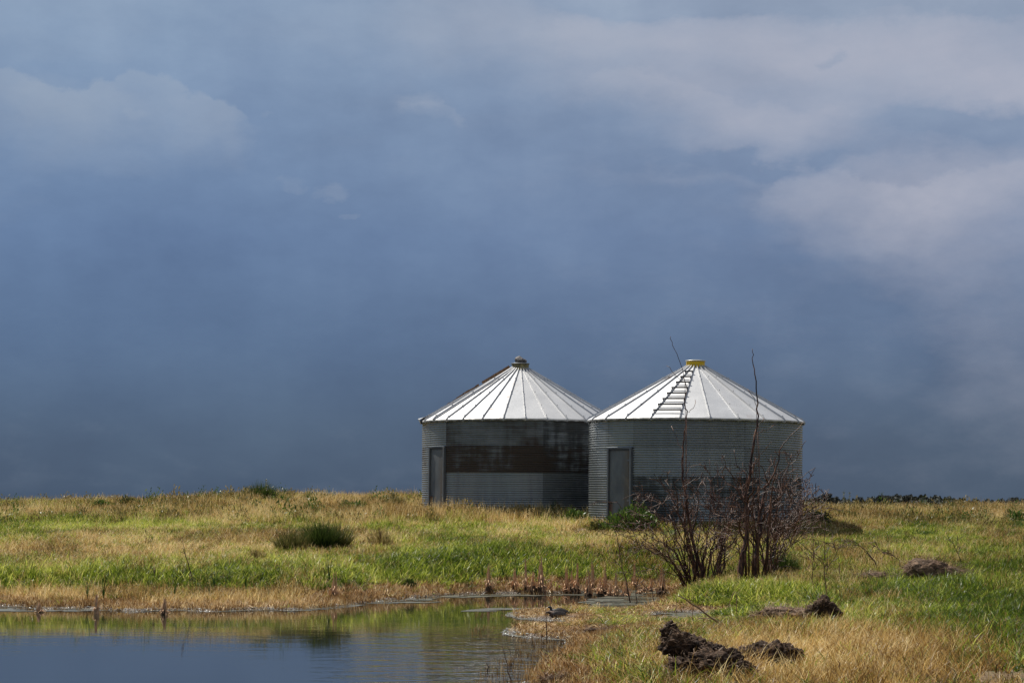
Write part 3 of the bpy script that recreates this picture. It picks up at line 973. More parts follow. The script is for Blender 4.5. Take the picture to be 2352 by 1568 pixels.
dead_tree('spreading leafless shrub with many thin dark stems fanning left and one tall whip', 'dead shrub', (258, 1478), [
    ([(285, 1470), (290, 1400), (262, 1290), (225, 1120), (205, 990), (185, 870), (190, 760), (195, 650), (205, 540), (213, 495), (195, 440), (210, 370), (190, 270), (165, 190), (130, 110), (118, 65)], .036, 16, .5),
    ([(208, 520), (213, 495), (245, 478), (257, 425)], .008, 0, .55),
    ([(195, 760), (190, 720), (150, 660), (122, 575)], .009, 1, .5),
    ([(200, 370), (190, 330), (140, 275), (95, 232)], .005, 0, .5),
    ([(275, 1465), (235, 1300), (190, 1150), (150, 1040), (100, 930), (40, 885), (-5, 873)], .022, 14, -.3),
    ([(215, 1490), (130, 1370), (40, 1270), (-60, 1200), (-150, 1150), (-194, 1135)], .018, 12, -.7),
    ([(205, 1495), (140, 1400), (60, 1310), (-20, 1290), (-100, 1300)], .014, 9, -.9),
    ([(225, 1485), (150, 1290), (60, 1240), (-30, 1190), (-90, 1160)], .016, 10, .3),
    ([(240, 1480), (180, 1260), (130, 1130), (60, 1010), (0, 1000), (-50, 985)], .018, 12, .7),
    ([(250, 1480), (170, 1340), (90, 1200), (30, 1120), (-20, 1080)], .015, 10, -.4),
    ([(300, 1475), (250, 1330), (215, 1200), (160, 1080), (130, 1000), (120, 900)], .022, 14, .9),
    ([(300, 1470), (310, 1350), (330, 1200), (345, 1050), (345, 900), (340, 765)], .024, 16, .4),
    ([(310, 1460), (340, 1330), (370, 1200), (385, 1080), (400, 960), (415, 880), (430, 845)], .020, 14, -.3),
    ([(320, 1460), (370, 1370), (420, 1290), (500, 1170), (540, 1120)], .020, 12, -.6)] + FAN1, 3, 'dead_shrub', 5)
dead_tree('short cluster of dark dead stems between the fanning shrub and the thick trunk', 'dead shrub', (392, 1458), [
    ([(395, 1455), (400, 1350), (410, 1250), (400, 1120), (330, 960), (310, 870)], .026, 14, .5),
    ([(375, 1460), (385, 1350), (420, 1210), (470, 1120), (490, 1070)], .022, 14, -.2),
    ([(405, 1455), (420, 1330), (430, 1200), (425, 1080), (400, 1000), (380, 800), (370, 790)], .018, 12, .8),
    ([(372, 1460), (345, 1300), (300, 1150), (260, 1040), (250, 960)], .016, 10, .9)] + FAN2, 14, 'dead_shrub', 2)
dead_tree('thick peeling dead trunk rising into the tallest bare whip on the right', 'dead tree', (525, 1468), [
    ([(525, 1470), (522, 1340), (545, 1250), (555, 1180), (545, 1060), (550, 960), (570, 820), (590, 690), (600, 600), (615, 520), (612, 400), (600, 280), (585, 190), (583, 135)], .058, 20, .3),
    ([(545, 1000), (540, 930), (500, 900), (455, 850), (410, 740)], .016, 7, -.5),
    ([(560, 900), (545, 850), (520, 820), (490, 790), (480, 710)], .014, 3, .2),
    ([(575, 830), (600, 790), (620, 760), (650, 715), (695, 665)], .012, 5, -.2),
    ([(615, 490), (610, 450), (590, 410), (555, 365)], .005, 0, .3),
    ([(600, 640), (620, 610), (660, 600), (715, 565)], .006, 1, .1),
    ([(612, 600), (618, 565), (648, 530)], .007, 0, .5),
    ([(530, 1300), (500, 1260), (470, 1200), (430, 1160)], .014, 7, -.4)], 5, 'dead_tree', 2)
dead_tree('thick crooked dead trunk with long branches reaching up right past the bin', 'dead tree', (594, 1460), [
    ([(595, 1460), (592, 1370), (610, 1290), (628, 1180), (625, 1080), (640, 990), (660, 920), (700, 870), (730, 770), (755, 690), (790, 640), (850, 590), (872, 555)], .050, 18, .4),
    ([(650, 940), (690, 890), (735, 855), (790, 800), (850, 720), (890, 660)], .018, 8, -.3),
    ([(640, 1010), (700, 1015), (760, 960), (800, 905), (870, 860), (945, 812)], .016, 8, -.1),
    ([(625, 1110), (590, 1100), (540, 1000), (500, 920), (470, 860)], .016, 8, -.4),
    ([(625, 1190), (700, 1160), (780, 1140), (860, 1080), (950, 1030)], .015, 9, .3),
    ([(620, 1250), (580, 1210), (550, 1190), (500, 1170)], .013, 6, .6),
    ([(690, 880), (685, 830), (690, 770), (690, 740)], .008, 3, .3)], 8, 'dead_tree', 2)
dead_tree('slender dark dead stems standing just right of the two thick trunks', 'dead shrub', (668, 1440), [
    ([(665, 1440), (650, 1350), (635, 1270), (600, 1200), (560, 1150)], .022, 10, .2),
    ([(670, 1440), (690, 1300), (720, 1200), (760, 1100), (800, 1010), (830, 930)], .020, 14, -.3),
    ([(675, 1440), (700, 1290), (740, 1190), (810, 1130), (880, 1070)], .018, 12, .6),
    ([(660, 1440), (640, 1330), (660, 1220), (700, 1120), (740, 1010), (760, 900)], .016, 12, .8),
    ([(662, 1440), (655, 1340), (600, 1230), (575, 1130), (570, 1050)], .015, 9, -.6)] + FAN3, 21, 'dead_shrub', 2)
dead_tree('outermost leafless shrub arching low to the right of the group', 'dead shrub', (718, 1402), [
    ([(715, 1400), (705, 1290), (740, 1180), (790, 1090), (850, 1010), (905, 975)], .020, 12, .3),
    ([(722, 1400), (760, 1290), (820, 1190), (880, 1110), (940, 1060), (985, 1035)], .014, 10, -.4),
    ([(715, 1400), (720, 1230), (725, 1080), (735, 960), (720, 880)], .016, 12, .9),
    ([(725, 1400), (780, 1280), (830, 1230), (900, 1200)], .012, 8, -.7),
    ([(712, 1400), (700, 1200), (660, 1080), (640, 1000)], .014, 10, .5),
    ([(720, 1400), (760, 1230), (800, 1120), (860, 1040), (880, 940)], .014, 12, .9)], 34, 'dead_shrub', 2)

# single stalks, saplings and sticks; coordinates in the full-size photograph
def Sv(x, y): return x / 1.7415, y / 1.7415
def stick(name, label, cat, pts, r0, r1, mat, subs=0, seed=1, base=True, lean=0.0, group=None, lift=0):
    r = random.Random(seed)
    u, v = Sv(*pts[0])
    g = ground(u, v + lift)
    root = empty(name, g)
    tag(root, label, cat, group)
    ps = []
    for i, (x, y) in enumerate(pts):
        uu, vv = Sv(x, y)
        p = at(uu, vv, g.y + lean * i / max(1, len(pts) - 1)) - g
        if i == 0: p = Vector((0, 0, -.06))
        ps.append(p)
    main = wig(ps, .006, r, 3)
    n = len(main)
    b = MB(); b.tube(main, [r0 + (r1 - r0) * i / (n - 1) for i in range(n)], 5)
    so = b.build('stem', mat, root, True)
    if subs:
        t = MB()
        for _ in range(subs):
            i = r.randint(int(n * .3), n - 2)
            td = (main[i + 1] - main[i]).normalized()
            side = Matrix.Rotation(r.uniform(0, 6.283), 3, td) @ td.orthogonal().normalized()
            grow(t, main[i], td * .8 + side * .6, r.uniform(.12, .4), .005, 1, r)
        tag(t.build('twig', mat, so, True), kind='stuff')
    return root
Z7 = lambda x, y: (3000 + x / 1.887, 1900 + y / 1.887)
Z4 = lambda x, y: (x / 1.809, 1900 + y / 1.809)
Z5 = lambda x, y: (1100 + x / 1.809, 1900 + y / 1.809)
Z6 = lambda x, y: (2000 + x / 1.96, 2200 + y / 1.96)
Z3 = lambda x, y: (2400 + x / 2.352, 1900 + y / 2.352)
bk = M['bark']
stick('sapling', 'thin upright dead sapling right of the shrubs with forked side twigs', 'sapling', [Z7(587, 940), Z7(570, 830), Z7(556, 690), Z7(560, 560), Z7(570, 350)], .011, .004, bk, 3, 4)
stick('sapling', 'short dead sapling with upswept twigs left of the tall thin one', 'sapling', [Z7(475, 860), Z7(472, 720), Z7(480, 600), Z7(478, 515)], .010, .004, bk, 5, 5)
stick('sapling', 'curved dead twig arching right behind the thin sapling', 'sapling', [Z7(560, 790), Z7(590, 690), Z7(640, 620), Z7(682, 520)], .009, .004, bk, 5, 6)
stick('branch', 'dead branch leaning left out of the small straw heap', 'branch', [Z7(985, 735), Z7(940, 650), Z7(880, 570), Z7(810, 515), Z7(740, 480)], .016, .005, bk, 5, 7)
stick('sapling', 'twiggy dead sapling leaning left just before the straw mound', 'sapling', [Z7(1135, 740), Z7(1128, 640), Z7(1060, 590), Z7(1000, 580), Z7(950, 545)], .011, .004, bk, 8, 8)
stick('sapling', 'bent dead stalk rising behind the right end of the straw mound', 'sapling', [Z7(1610, 690), Z7(1570, 590), Z7(1535, 520), Z7(1533, 440)], .010, .004, bk, 3, 9)
stick('stake', 'short straight brown stake in green grass right of the saplings', 'stake', [Z7(680, 820), Z7(676, 740), Z7(673, 658)], .012, .009, M['plank'], 0, 10)
stick('stalk', 'lone dead stalk in the golden grass at bottom right', 'stalk', [Z7(690, 1540), Z7(680, 1470), Z7(668, 1400)], .008, .004, bk, 0, 11)
stick('sapling', 'pale thin stalk standing at far right of the field', 'sapling', [Z7(1950, 680), Z7(1950, 530)], .007, .004, bk, 0, 12)
stick('sapling', 'dead curved sapling at the water edge left of the shrubs', 'sapling', [Z3(290, 1180), Z3(250, 1000), Z3(210, 870), Z3(180, 720), Z3(165, 600), Z3(125, 470)], .016, .005, bk, 5, 13, lift=5)
stick('sapling', 'dark bare twig fork sticking out of the scummy water edge', 'sapling', [Z3(345, 1190), Z3(340, 1050), Z3(370, 960), Z3(330, 860)], .010, .004, bk, 4, 14, lift=5)
stick('sapling', 'leaning dead twig over the scum right of the dark fork', 'sapling', [Z3(520, 1200), Z3(490, 1100), Z3(470, 1040)], .010, .004, bk, 3, 15, lift=5)
stick('sapling', 'leaning dead stalk rising from the green left bank', 'sapling', [Z4(1400, 780), Z4(1375, 690), Z4(1345, 580), Z4(1320, 470)], .014, .005, bk, 2, 16)
stick('stalk', 'short dark stalk left of the leaning one on the bank', 'stalk', [Z4(1118, 790), Z4(1118, 680)], .012, .008, bk, 0, 17)
stick('stalk', 'pale bent reed leaning right on the left bank', 'stalk', [Z4(1095, 800), Z4(1140, 740), Z4(1200, 675)], .009, .005, M['straw_fibre'], 0, 18)
stick('stalk', 'tall thin reddish stalk rising from the near spit past the ducks', 'stalk', [Z6(372, 730), Z6(362, 540), Z6(350, 350), Z6(325, 200)], .0085, .004, bk, 0, 19)
stick('stalk', 'dark leaning stalk in the rippled water near the bottom edge', 'stalk', [Z5(1715, 1500), Z5(1680, 1370), Z5(1640, 1220)], .008, .003, bk, 0, 20)
stick('twig_stub', 'crooked dark twig poking out of the rippled water', 'twig', [Z5(1530, 1420), Z5(1545, 1385), Z5(1528, 1355)], .009, .004, bk, 0, 21)
stick('stalk', 'bent reed stem folded over behind the green tussock', 'stalk', [Z6(1780, 470), Z6(1805, 400), Z6(1840, 318), ], .010, .006, M['plank'], 0, 22)
stick('stalk', 'thin brown reed standing straight behind the peat mound', 'stalk', [Z6(1856, 540), Z6(1855, 430), Z6(1850, 325)], .008, .006, M['plank'], 0, 23)
stick('stick', 'long fallen stick slanting down towards the peat mound', 'stick', [Z6(1800, 640), Z6(1700, 560), Z6(1560, 450), Z6(1390, 352)], .018, .008, M['plank'], 2, 24)
stick('stalk', 'short brown reed stub before the channel', 'stalk', [Z6(1512, 560), Z6(1510, 440)], .008, .006, M['plank'], 0, 25)
stick('stalk', 'brown reed stalk at the right end of the channel', 'stalk', [Z6(1380, 520), Z6(1380, 350)], .008, .005, M['plank'], 0, 26)
stick('stalk', 'dark thin stalk in the left bank grass below the ridge', 'stalk', [Z4(1058, 520), Z4(1056, 380)], .009, .004, bk, 0, 27)

# ------------------------------------------------------------------ grass
def clump_mesh(name, n, rad, hmin, hmax, w, lean, curve, segs, r, mat, heads=0):
    b = MB(); bv = []
    for _ in range(n):
        n0 = b.n; bq = r.random()
        a = r.uniform(0, 6.283); q = rad * math.sqrt(r.random())
        p = Vector((q * math.cos(a), q * math.sin(a), -.03))
        h = r.uniform(hmin, hmax)
        da = r.uniform(0, 6.283)
        ln = abs(r.gauss(0, lean))
        d = Vector((math.cos(da) * ln, math.sin(da) * ln, 1)).normalized()
        cv = Vector((math.cos(da), math.sin(da), -.35)) * (curve * r.uniform(.3, 1.5))
        fa = r.uniform(0, 3.1416)
        wv = Vector((math.cos(fa), math.sin(fa), 0))
        ww = w * r.uniform(.6, 1.3)
        vs = []
        for i in range(segs + 1):
            t = i / segs
            k = ww * (1 - t ** 1.6) * .5
            if i == segs: vs.append(p)
            else: vs += [p - wv * k, p + wv * k]
            p = p + d * (h / segs)
            d = (d + cv / segs).normalized()
        fs = [(2 * i, 2 * i + 1, 2 * i + 3, 2 * i + 2) for i in range(segs - 1)]
        m = 2 * (segs - 1)
        fs.append((m, m + 1, m + 2))
        b.add(vs, fs)
        if heads and r.random() < heads:
            hp = vs[-1]
            for _k in range(5):
                o_ = Vector((r.gauss(0, .008), r.gauss(0, .008), r.uniform(-.07, .0)))
                c = hp + o_
                e = Vector((r.gauss(0, .006), r.gauss(0, .006), .012))
                s_ = Vector((.005, .003, 0))
                b.add([c - s_, c + s_, c + e], [(0, 1, 2)])
        bv += [bq] * (b.n - n0)
    me = b.mesh(name)
    at_ = me.attributes.new('blade', 'FLOAT', 'POINT'); at_.data.foreach_set('value', bv)
    me.materials.append(mat)
    return me
def gn_scatter(name, pts, rot, scl, idx, tint, meshes, label, cat):
    src = bpy.data.collections.new(name + '_kinds')
    for i, me in enumerate(meshes):
        src.objects.link(bpy.data.objects.new('%s_clump_%02d' % (name, i), me))
    me = bpy.data.meshes.new(name)
    n = len(pts)
    me.vertices.add(n)
    me.vertices.foreach_set('co', pts.astype(np.float32).ravel())
    a = me.attributes.new('rot', 'FLOAT_VECTOR', 'POINT'); a.data.foreach_set('vector', rot.astype(np.float32).ravel())
    a = me.attributes.new('scl', 'FLOAT_VECTOR', 'POINT'); a.data.foreach_set('vector', scl.astype(np.float32).ravel())
    a = me.attributes.new('idx', 'INT', 'POINT'); a.data.foreach_set('value', idx.astype(np.int32))
    a = me.attributes.new('tint', 'FLOAT', 'POINT'); a.data.foreach_set('value', tint.astype(np.float32))
    me.update()
    o = obj(name, me)
    ng = bpy.data.node_groups.new(name, 'GeometryNodeTree')
    ng.interface.new_socket('Geometry', in_out='INPUT', socket_type='NodeSocketGeometry')
    ng.interface.new_socket('Geometry', in_out='OUTPUT', socket_type='NodeSocketGeometry')
    N, L = ng.nodes, ng.links
    gi, go = N.new('NodeGroupInput'), N.new('NodeGroupOutput')
    ci = N.new('GeometryNodeCollectionInfo')
    ci.inputs['Collection'].default_value = src
    ci.inputs['Separate Children'].default_value = True
    ci.inputs['Reset Children'].default_value = True
    ip = N.new('GeometryNodeInstanceOnPoints')
    def attr(nm, ty):
        k = N.new('GeometryNodeInputNamedAttribute'); k.data_type = ty; k.inputs['Name'].default_value = nm
        return k.outputs['Attribute']
    er = N.new('FunctionNodeEulerToRotation')
    L.new(attr('rot', 'FLOAT_VECTOR'), er.inputs[0])
    L.new(gi.outputs[0], ip.inputs['Points'])
    L.new(ci.outputs[0], ip.inputs['Instance'])
    ip.inputs['Pick Instance'].default_value = True
    L.new(attr('idx', 'INT'), ip.inputs['Instance Index'])
    L.new(er.outputs[0], ip.inputs['Rotation'])
    L.new(attr('scl', 'FLOAT_VECTOR'), ip.inputs['Scale'])
    L.new(ip.outputs[0], go.inputs[0])
    md = o.modifiers.new('scatter', 'NODES'); md.node_group = ng
    tag(o, label, cat, kind='stuff')
    return o

G_GREEN = grass_mat('green_blade', [(0, (.035, .065, .005)), (.3, (.115, .165, .012)), (.65, (.25, .31, .030)), (1, (.55, .55, .12))], .5, .40, .28)
G_DRY = grass_mat('dry_blade', [(0, (.07, .038, .012)), (.3, (.27, .160, .045)), (.65, (.56, .37, .12)), (1, (.85, .68, .36))], .42, .42, .28)
G_GOLD = grass_mat('golden_blade', [(0, (.12, .058, .016)), (.4, (.40, .235, .062)), (.75, (.68, .46, .16)), (1, (.88, .70, .36))], .42, .40, .3)
G_LITTER = grass_mat('litter_blade', [(0, (.05, .022, .008)), (.4, (.28, .145, .045)), (.75, (.58, .36, .14)), (1, (.85, .66, .38))], .2, .5, .25)

GV = [1140, 1150, 1165, 1185, 1200, 1213, 1228, 1250, 1275, 1300, 1330, 1350, 1365, 1400, 1440, 1480, 1520, 1570]
GU = [0, 400, 800, 1200, 1600, 2000, 2352]
GG = np.array([
    [.30, .30, .35, .4, .4, .35, .4],
    [.35, .30, .35, .4, .4, .35, .4],
    [.65, .25, .25, .35, .4, .3, .3],
    [.40, .20, .15, .25, .4, .3, .3],
    [.85, .65, .35, .35, .4, .3, .35],
    [.98, .85, .50, .5, .45, .35, .55],
    [.45, .30, .30, .45, .45, .45, .5],
    [.22, .28, .28, .45, .4, .45, .3],
    [.25, .30, .40, .7, .5, .5, .5],
    [.60, .60, .60, .85, .55, .5, .7],
    [.85, .80, .80, .85, .6, .6, .8],
    [.75, .65, .75, .6, .6, .65, .85],
    [.12, .10, .12, .2, .7, .7, .88],
    [.10, .10, .10, .2, .65, .65, .85],
    [.10, .10, .10, .3, .4, .5, .88],
    [.10, .10, .10, .45, .38, .16, .75],
    [.10, .10, .10, .42, .35, .10, .5],
    [.10, .10, .10, .38, .3, .10, .35]])
GG[5:9] += .14; GG[3] += .05
def greenness(u, v):
    iu = np.interp(u, GU, np.arange(len(GU))); iv = np.interp(v, GV, np.arange(len(GV)))
    a, b = np.floor(iu).astype(int).clip(0, len(GU) - 2), np.floor(iv).astype(int).clip(0, len(GV) - 2)
    fu, fv = iu - a, iv - b
    g = (GG[b, a] * (1 - fu) + GG[b, a + 1] * fu) * (1 - fv) + (GG[b + 1, a] * (1 - fu) + GG[b + 1, a + 1] * fu) * fv
    return g
def gauss(u, v, cu, cv, ru, rv): return np.exp(-((u - cu) / ru) ** 2 - ((v - cv) / rv) ** 2)

_gd = ground(1268, 1421)
DUCKX, DUCKY = (1285 - 1176) / FV * _gd.y, _gd.y + .15
def build_grass():
    r = random.Random(99)
    green = [clump_mesh('green_tuft', 13, .10, .08, .28, .017, .5, 1.0, 3, r, G_GREEN) for _ in range(9)]
    lush = [clump_mesh('lush_tuft', 15, .12, .14, .38, .020, .5, 1.4, 4, r, G_GREEN) for _ in range(7)]
    dry = [clump_mesh('dry_tuft', 14, .10, .08, .32, .0125, .55, .9, 3, r, G_DRY, .3) for _ in range(7)]
    gold = [clump_mesh('gold_tuft', 15, .12, .12, .40, .010, .55, .8, 3, r, G_GOLD) for _ in range(6)]
    litter = [clump_mesh('litter_tuft', 16, .14, .05, .18, .016, 1.8, .8, 2, r, G_LITTER) for _ in range(6)]
    stub = [clump_mesh('stubble_tuft', 12, .12, .05, .16, .009, .25, .15, 2, r, G_LITTER) for _ in range(4)]
    # candidate places, denser near the camera where single blades can be seen
    N = 160000
    y = 18 + (82 - 18) * nprs.rand(N * 2) ** .85
    x = (nprs.rand(N * 2) * 2 - 1) * (.275 * y + 1.5)
    keep = nprs.rand(N * 2) < (.275 * y + 1.5) / 23.5
    x, y = x[keep], y[keep]
    sd = shore_sd(x, y); k = sd > .03
    x, y, sd = x[k], y[k], sd[k]
    uu, vv_ = proj(x, y, 0 * x + .3)
    bare = np.clip(gauss(uu, vv_, 2330, 1562, 190, 28) + gauss(uu, vv_, 2360, 1250, 60, 8) + .75 * gauss(uu, vv_, 1650, 1418, 120, 12), 0, .93)
    k = nprs.rand(len(x)) > bare
    k &= ~((np.abs(x - DUCKX) < .42) & (y > DUCKY - .22) & (y < DUCKY + .35))
    x, y, sd = x[k], y[k], sd[k]
    # no grass inside the bins
    for root in (binR[0], binL[0]):
        k = np.hypot(x - root.location.x, y - root.location.y) > RW + .05
        x, y, sd = x[k], y[k], sd[k]
    z = H(x, y, sd)
    u, v = proj(x, y, z)
    n = len(x)
    g = greenness(u, v)
    g += .38 * gauss(u, v, 1045, 1285, 130, 30) + .25 * gauss(u, v, 1000, 1320, 260, 30)
    g += .30 * gauss(u, v, 1720, 1385, 170, 30) + .35 * gauss(u, v, 2230, 1400, 140, 70)
    g += .35 * gauss(u, v, 2130, 1345, 110, 22) + .3 * gauss(u, v, 2120, 1235, 90, 12)
    g += .35 * gauss(u, v, 1420, 1530, 90, 40) + .3 * gauss(u, v, 1400, 1418, 80, 12)
    g -= .45 * gauss(u, v, 1960, 1510, 230, 60)
    g -= .25 * gauss(u, v, 1010, 1178, 260, 12)
    nz = fbm(x * .45 + 3, y * .30 + 8, 4) * 1.1 + fbm(x * 2.2, y * 1.4, 3) * .8
    gp = np.clip(g + nz * .62, 0, 1)
    sharp = np.clip((gp - .47) * 1.55 + .5, .08, .92)
    isg = nprs.rand(n) < sharp
    tint = np.clip(.47 + fbm(x * .6 + 50, y * .4, 3) * 1.2 + nprs.randn(n) * .28 + .06, 0, 1)
    # paler, yellower strip across the middle; deep green by the right edge
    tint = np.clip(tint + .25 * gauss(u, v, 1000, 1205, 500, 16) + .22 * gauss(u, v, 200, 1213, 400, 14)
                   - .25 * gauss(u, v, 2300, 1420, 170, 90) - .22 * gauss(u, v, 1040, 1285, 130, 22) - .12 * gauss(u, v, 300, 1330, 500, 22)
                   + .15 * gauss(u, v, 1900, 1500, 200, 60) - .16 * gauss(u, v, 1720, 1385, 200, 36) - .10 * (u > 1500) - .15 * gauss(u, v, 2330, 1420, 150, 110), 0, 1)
    hs = np.full(n, .85)
    hs = np.where(y > 62, 1.05, hs)
    hs = np.where((y > 58) & (y < 66), 1.15, hs)
    hs *= 1 + fbm(x * .9 + 20, y * .9, 3) * .9
    hs *= np.clip(.35 + sd * .55, .3, 1)
    hs = hs * np.interp(v, [1200, 1215, 1225, 1300], [1, .7, .75, 1])
    near = y < 36
    hs = np.where(near, hs * .80, hs)
    hs = np.where((y > 56.5) & (y < 60.5) & (np.abs(x - .2) < 5), hs * 1.25, hs)
    hs *= 1 - .55 * np.clip(1.6 * gauss(u, v, 1400, 1425, 260, 36), 0, 1)
    hs *= .8 + .5 * nprs.rand(n)
    rot = np.stack([nprs.randn(n) * .08, nprs.randn(n) * .08, nprs.rand(n) * 6.283], -1)
    # land very close to the water carries flattened litter instead of living grass
    lit = (sd < np.interp(u, [0, 700, 900, 1200, 1500, 1600, 2352], [1.15, 1.1, .9, .9, .8, .4, .4]) * (1 + fbm(x * .8, y * .8 + 9, 3) * 1.2)) & (y > 36)
    lit |= (sd < .7 * (1 + fbm(x * 1.5, y * 1.5 + 9, 3) * 2)) & (y <= 36)
    lit &= nprs.rand(n) < .88
    isgold = (~isg) & ((gauss(u, v, 1960, 1505, 300, 80) > .22) | ((v > 1430) & (nprs.rand(n) < .5)))
    P = np.stack([x, y, z], -1)
    sc = np.stack([np.full(n, 1.0) * nprs.uniform(.8, 1.25, n)] * 2 + [hs * nprs.uniform(.75, 1.3, n)], -1)
    lushm = isg & ~lit & ((gauss(u, v, 1045, 1290, 150, 34) > .3) | (gauss(u, v, 1720, 1385, 190, 36) > .35) | ((gauss(u, v, 1440, 1412, 110, 12) > .4) & (nprs.rand(n) < .6)) | (gauss(u, v, 2130, 1345, 120, 26) > .3) | ((v > 1285) & (v < 1350) & (u < 1350) & (nprs.rand(n) < .5)) | ((v > 1400) & (nprs.rand(n) < .35)))
    mask = isg & ~lit & ~lushm
    def put(nm, m, meshes, label, cat, s=None, tn=None):
        k = np.nonzero(m)[0]
        ss = sc[k] if s is None else s[k]
        gn_scatter(nm, P[k], rot[k], ss, nprs.randint(0, len(meshes), len(k)), (tint if tn is None else tn)[k], meshes, label, cat)
    put('green_grass', mask, green, 'short yellow green grass growing in bands across the field', 'grass')
    put('lush_grass', lushm, lush, 'lush deep green grass tussocks along the banks and round the shrubs', 'grass')
    put('dry_grass', (~isg) & ~lit & ~isgold, dry, 'tan dry grass covering the ridge and the field', 'grass')
    put('golden_grass', isgold & ~lit, gold, 'tall golden dead grass at the bottom right foreground', 'grass')
    sl = np.stack([nprs.uniform(.7, 1.3, n)] * 3, -1)
    sl[:, 2] *= 1 - .65 * np.clip(1.6 * gauss(u, v, 1400, 1425, 260, 36), 0, 1)
    put('reed_litter', lit, litter, 'flattened pale brown reed litter along the pond edge', 'dead reeds', sl, np.clip(tint + .08, 0, 1))
    # upright stubble through the litter and standing in the shallows
    m2 = 7500
    xx = nprs.uniform(-14, 9, m2 * 14); yy = nprs.uniform(21, 54, m2 * 14)
    s2 = shore_sd(xx, yy)
    kk = (s2 > -.7) & (s2 < 1.1) & (np.abs(xx) < .275 * yy + 1) & (nprs.rand(len(xx)) < np.where(s2 < 0, .18, .65))
    xx, yy, s2 = xx[kk][:m2], yy[kk][:m2], s2[kk][:m2]
    zz = np.maximum(H(xx, yy, s2), -.03)
    n2 = len(xx)
    gn_scatter('reed_stubble', np.stack([xx, yy, zz], -1), np.stack([nprs.randn(n2) * .15, nprs.randn(n2) * .15, nprs.rand(n2) * 6.283], -1),
               np.stack([nprs.uniform(.6, 1.1, n2)] * 2 + [nprs.uniform(.6, 1.5, n2) * np.where((yy > 31) & (yy < 43) & (xx > -.5), .45, 1.0)], -1), nprs.randint(0, 4, n2), np.clip(nprs.rand(n2) * .75, 0, 1), stub,
               'short broken reed stubble standing along the water line', 'dead reeds')
    # weeds with small leaves that stand above the grass on the crest
    return
build_grass()

# pale glossy beads added to imitate sun glints on the wet shore mud
def build_glint_beads():
    bm = bmesh.new(); bmesh.ops.create_icosphere(bm, subdivisions=2, radius=1)
    me = bpy.data.meshes.new('glint_bead'); bm.to_mesh(me); bm.free()
    me.polygons.foreach_set('use_smooth', [True] * len(me.polygons))
    me.materials.append(simple('glint_beads', (.45, .44, .40), .12, 0, .4, 50, 0, .8))
    xx = nprs.uniform(-14, 9, 400000); yy = nprs.uniform(21, 54, 400000)
    k = np.abs(xx) < .275 * yy + 1
    xx, yy = xx[k], yy[k]
    s2 = shore_sd(xx, yy)
    k = (np.abs(s2 + .03) < .11) & (fbm(xx * 1.2 + 7, yy * 1.2, 3) > -.06)
    xx, yy, s2 = xx[k][:3000], yy[k][:3000], s2[k][:3000]
    n = len(xx)
    zz = np.maximum(H(xx, yy, s2), 0)
    s = nprs.uniform(.004, .012, n)
    gn_scatter('glint_beads', np.stack([xx, yy, zz], -1), np.zeros((n, 3)), np.stack([s * 1.5, s * 1.5, s * .8], -1), np.zeros(n, int), nprs.rand(n), [me],
               'pale glossy beads added as sun glints along the water line', 'glint_beads')
build_glint_beads()

# ------------------------------------------------------------------ leafy shrubs and weeds
def leaf_cloud(n, rx, ry, rz, size, r, spiky=0.0):
    b = MB()
    for _ in range(n):
        while True:
            p = Vector((r.uniform(-1, 1), r.uniform(-1, 1), r.uniform(0, 1)))
            if p.x ** 2 + p.y ** 2 + p.z ** 2 < 1 and (p.length > .35 or r.random() < .4): break
        lump = 1 + .22 * math.sin(p.x * 5 + rx * 9) * math.cos(p.y * 4) + r.gauss(0, .06)
        p = Vector((p.x * rx * lump, p.y * ry * lump, p.z * rz * lump))
        d = Vector((r.gauss(0, .6) + p.x / rx * .5, r.gauss(0, .6), r.uniform(.2, 1) + spiky)).normalized()
        s = d.cross(Vector((r.gauss(0, 1), r.gauss(0, 1), r.gauss(0, 1)))).normalized()
        L = size * r.uniform(.6, 1.5) * (1 + spiky)
        w = L * (.2 if spiky < .5 else .1)
        b.add([p, p + d * L * .5 + s * w, p + d * L, p + d * L * .5 - s * w], [(0, 1, 2, 3)])
    return b
def blade_tuft(n, rx, rz, r):
    b = MB()
    for _ in range(n):
        a = r.uniform(0, 6.283); q = math.sqrt(r.random())
        p = Vector((math.cos(a) * q * rx * .75, math.sin(a) * q * rx * .6, 0))
        L = rz * r.uniform(.45, 1.15) * (1.05 - .45 * q)
        d = Vector((math.cos(a) * q * .45 + r.gauss(0, .18), math.sin(a) * q * .45 + r.gauss(0, .18), 1)).normalized()
        cv = Vector((d.x * 1.2, d.y * 1.2, -.25)) * r.uniform(.2, 1.1)
        f = r.uniform(0, 3.1416); wv = Vector((math.cos(f), math.sin(f), 0)) * r.uniform(.006, .013)
        vs = []
        for i in range(4):
            k = 1 - (i / 4) ** 1.5
            vs += [p - wv * k, p + wv * k]; p = p + d * (L / 4); d = (d + cv / 4).normalized()
        vs.append(p)
        b.add(vs, [(0, 1, 3, 2), (2, 3, 5, 4), (4, 5, 7, 6), (6, 7, 8)])
    return b
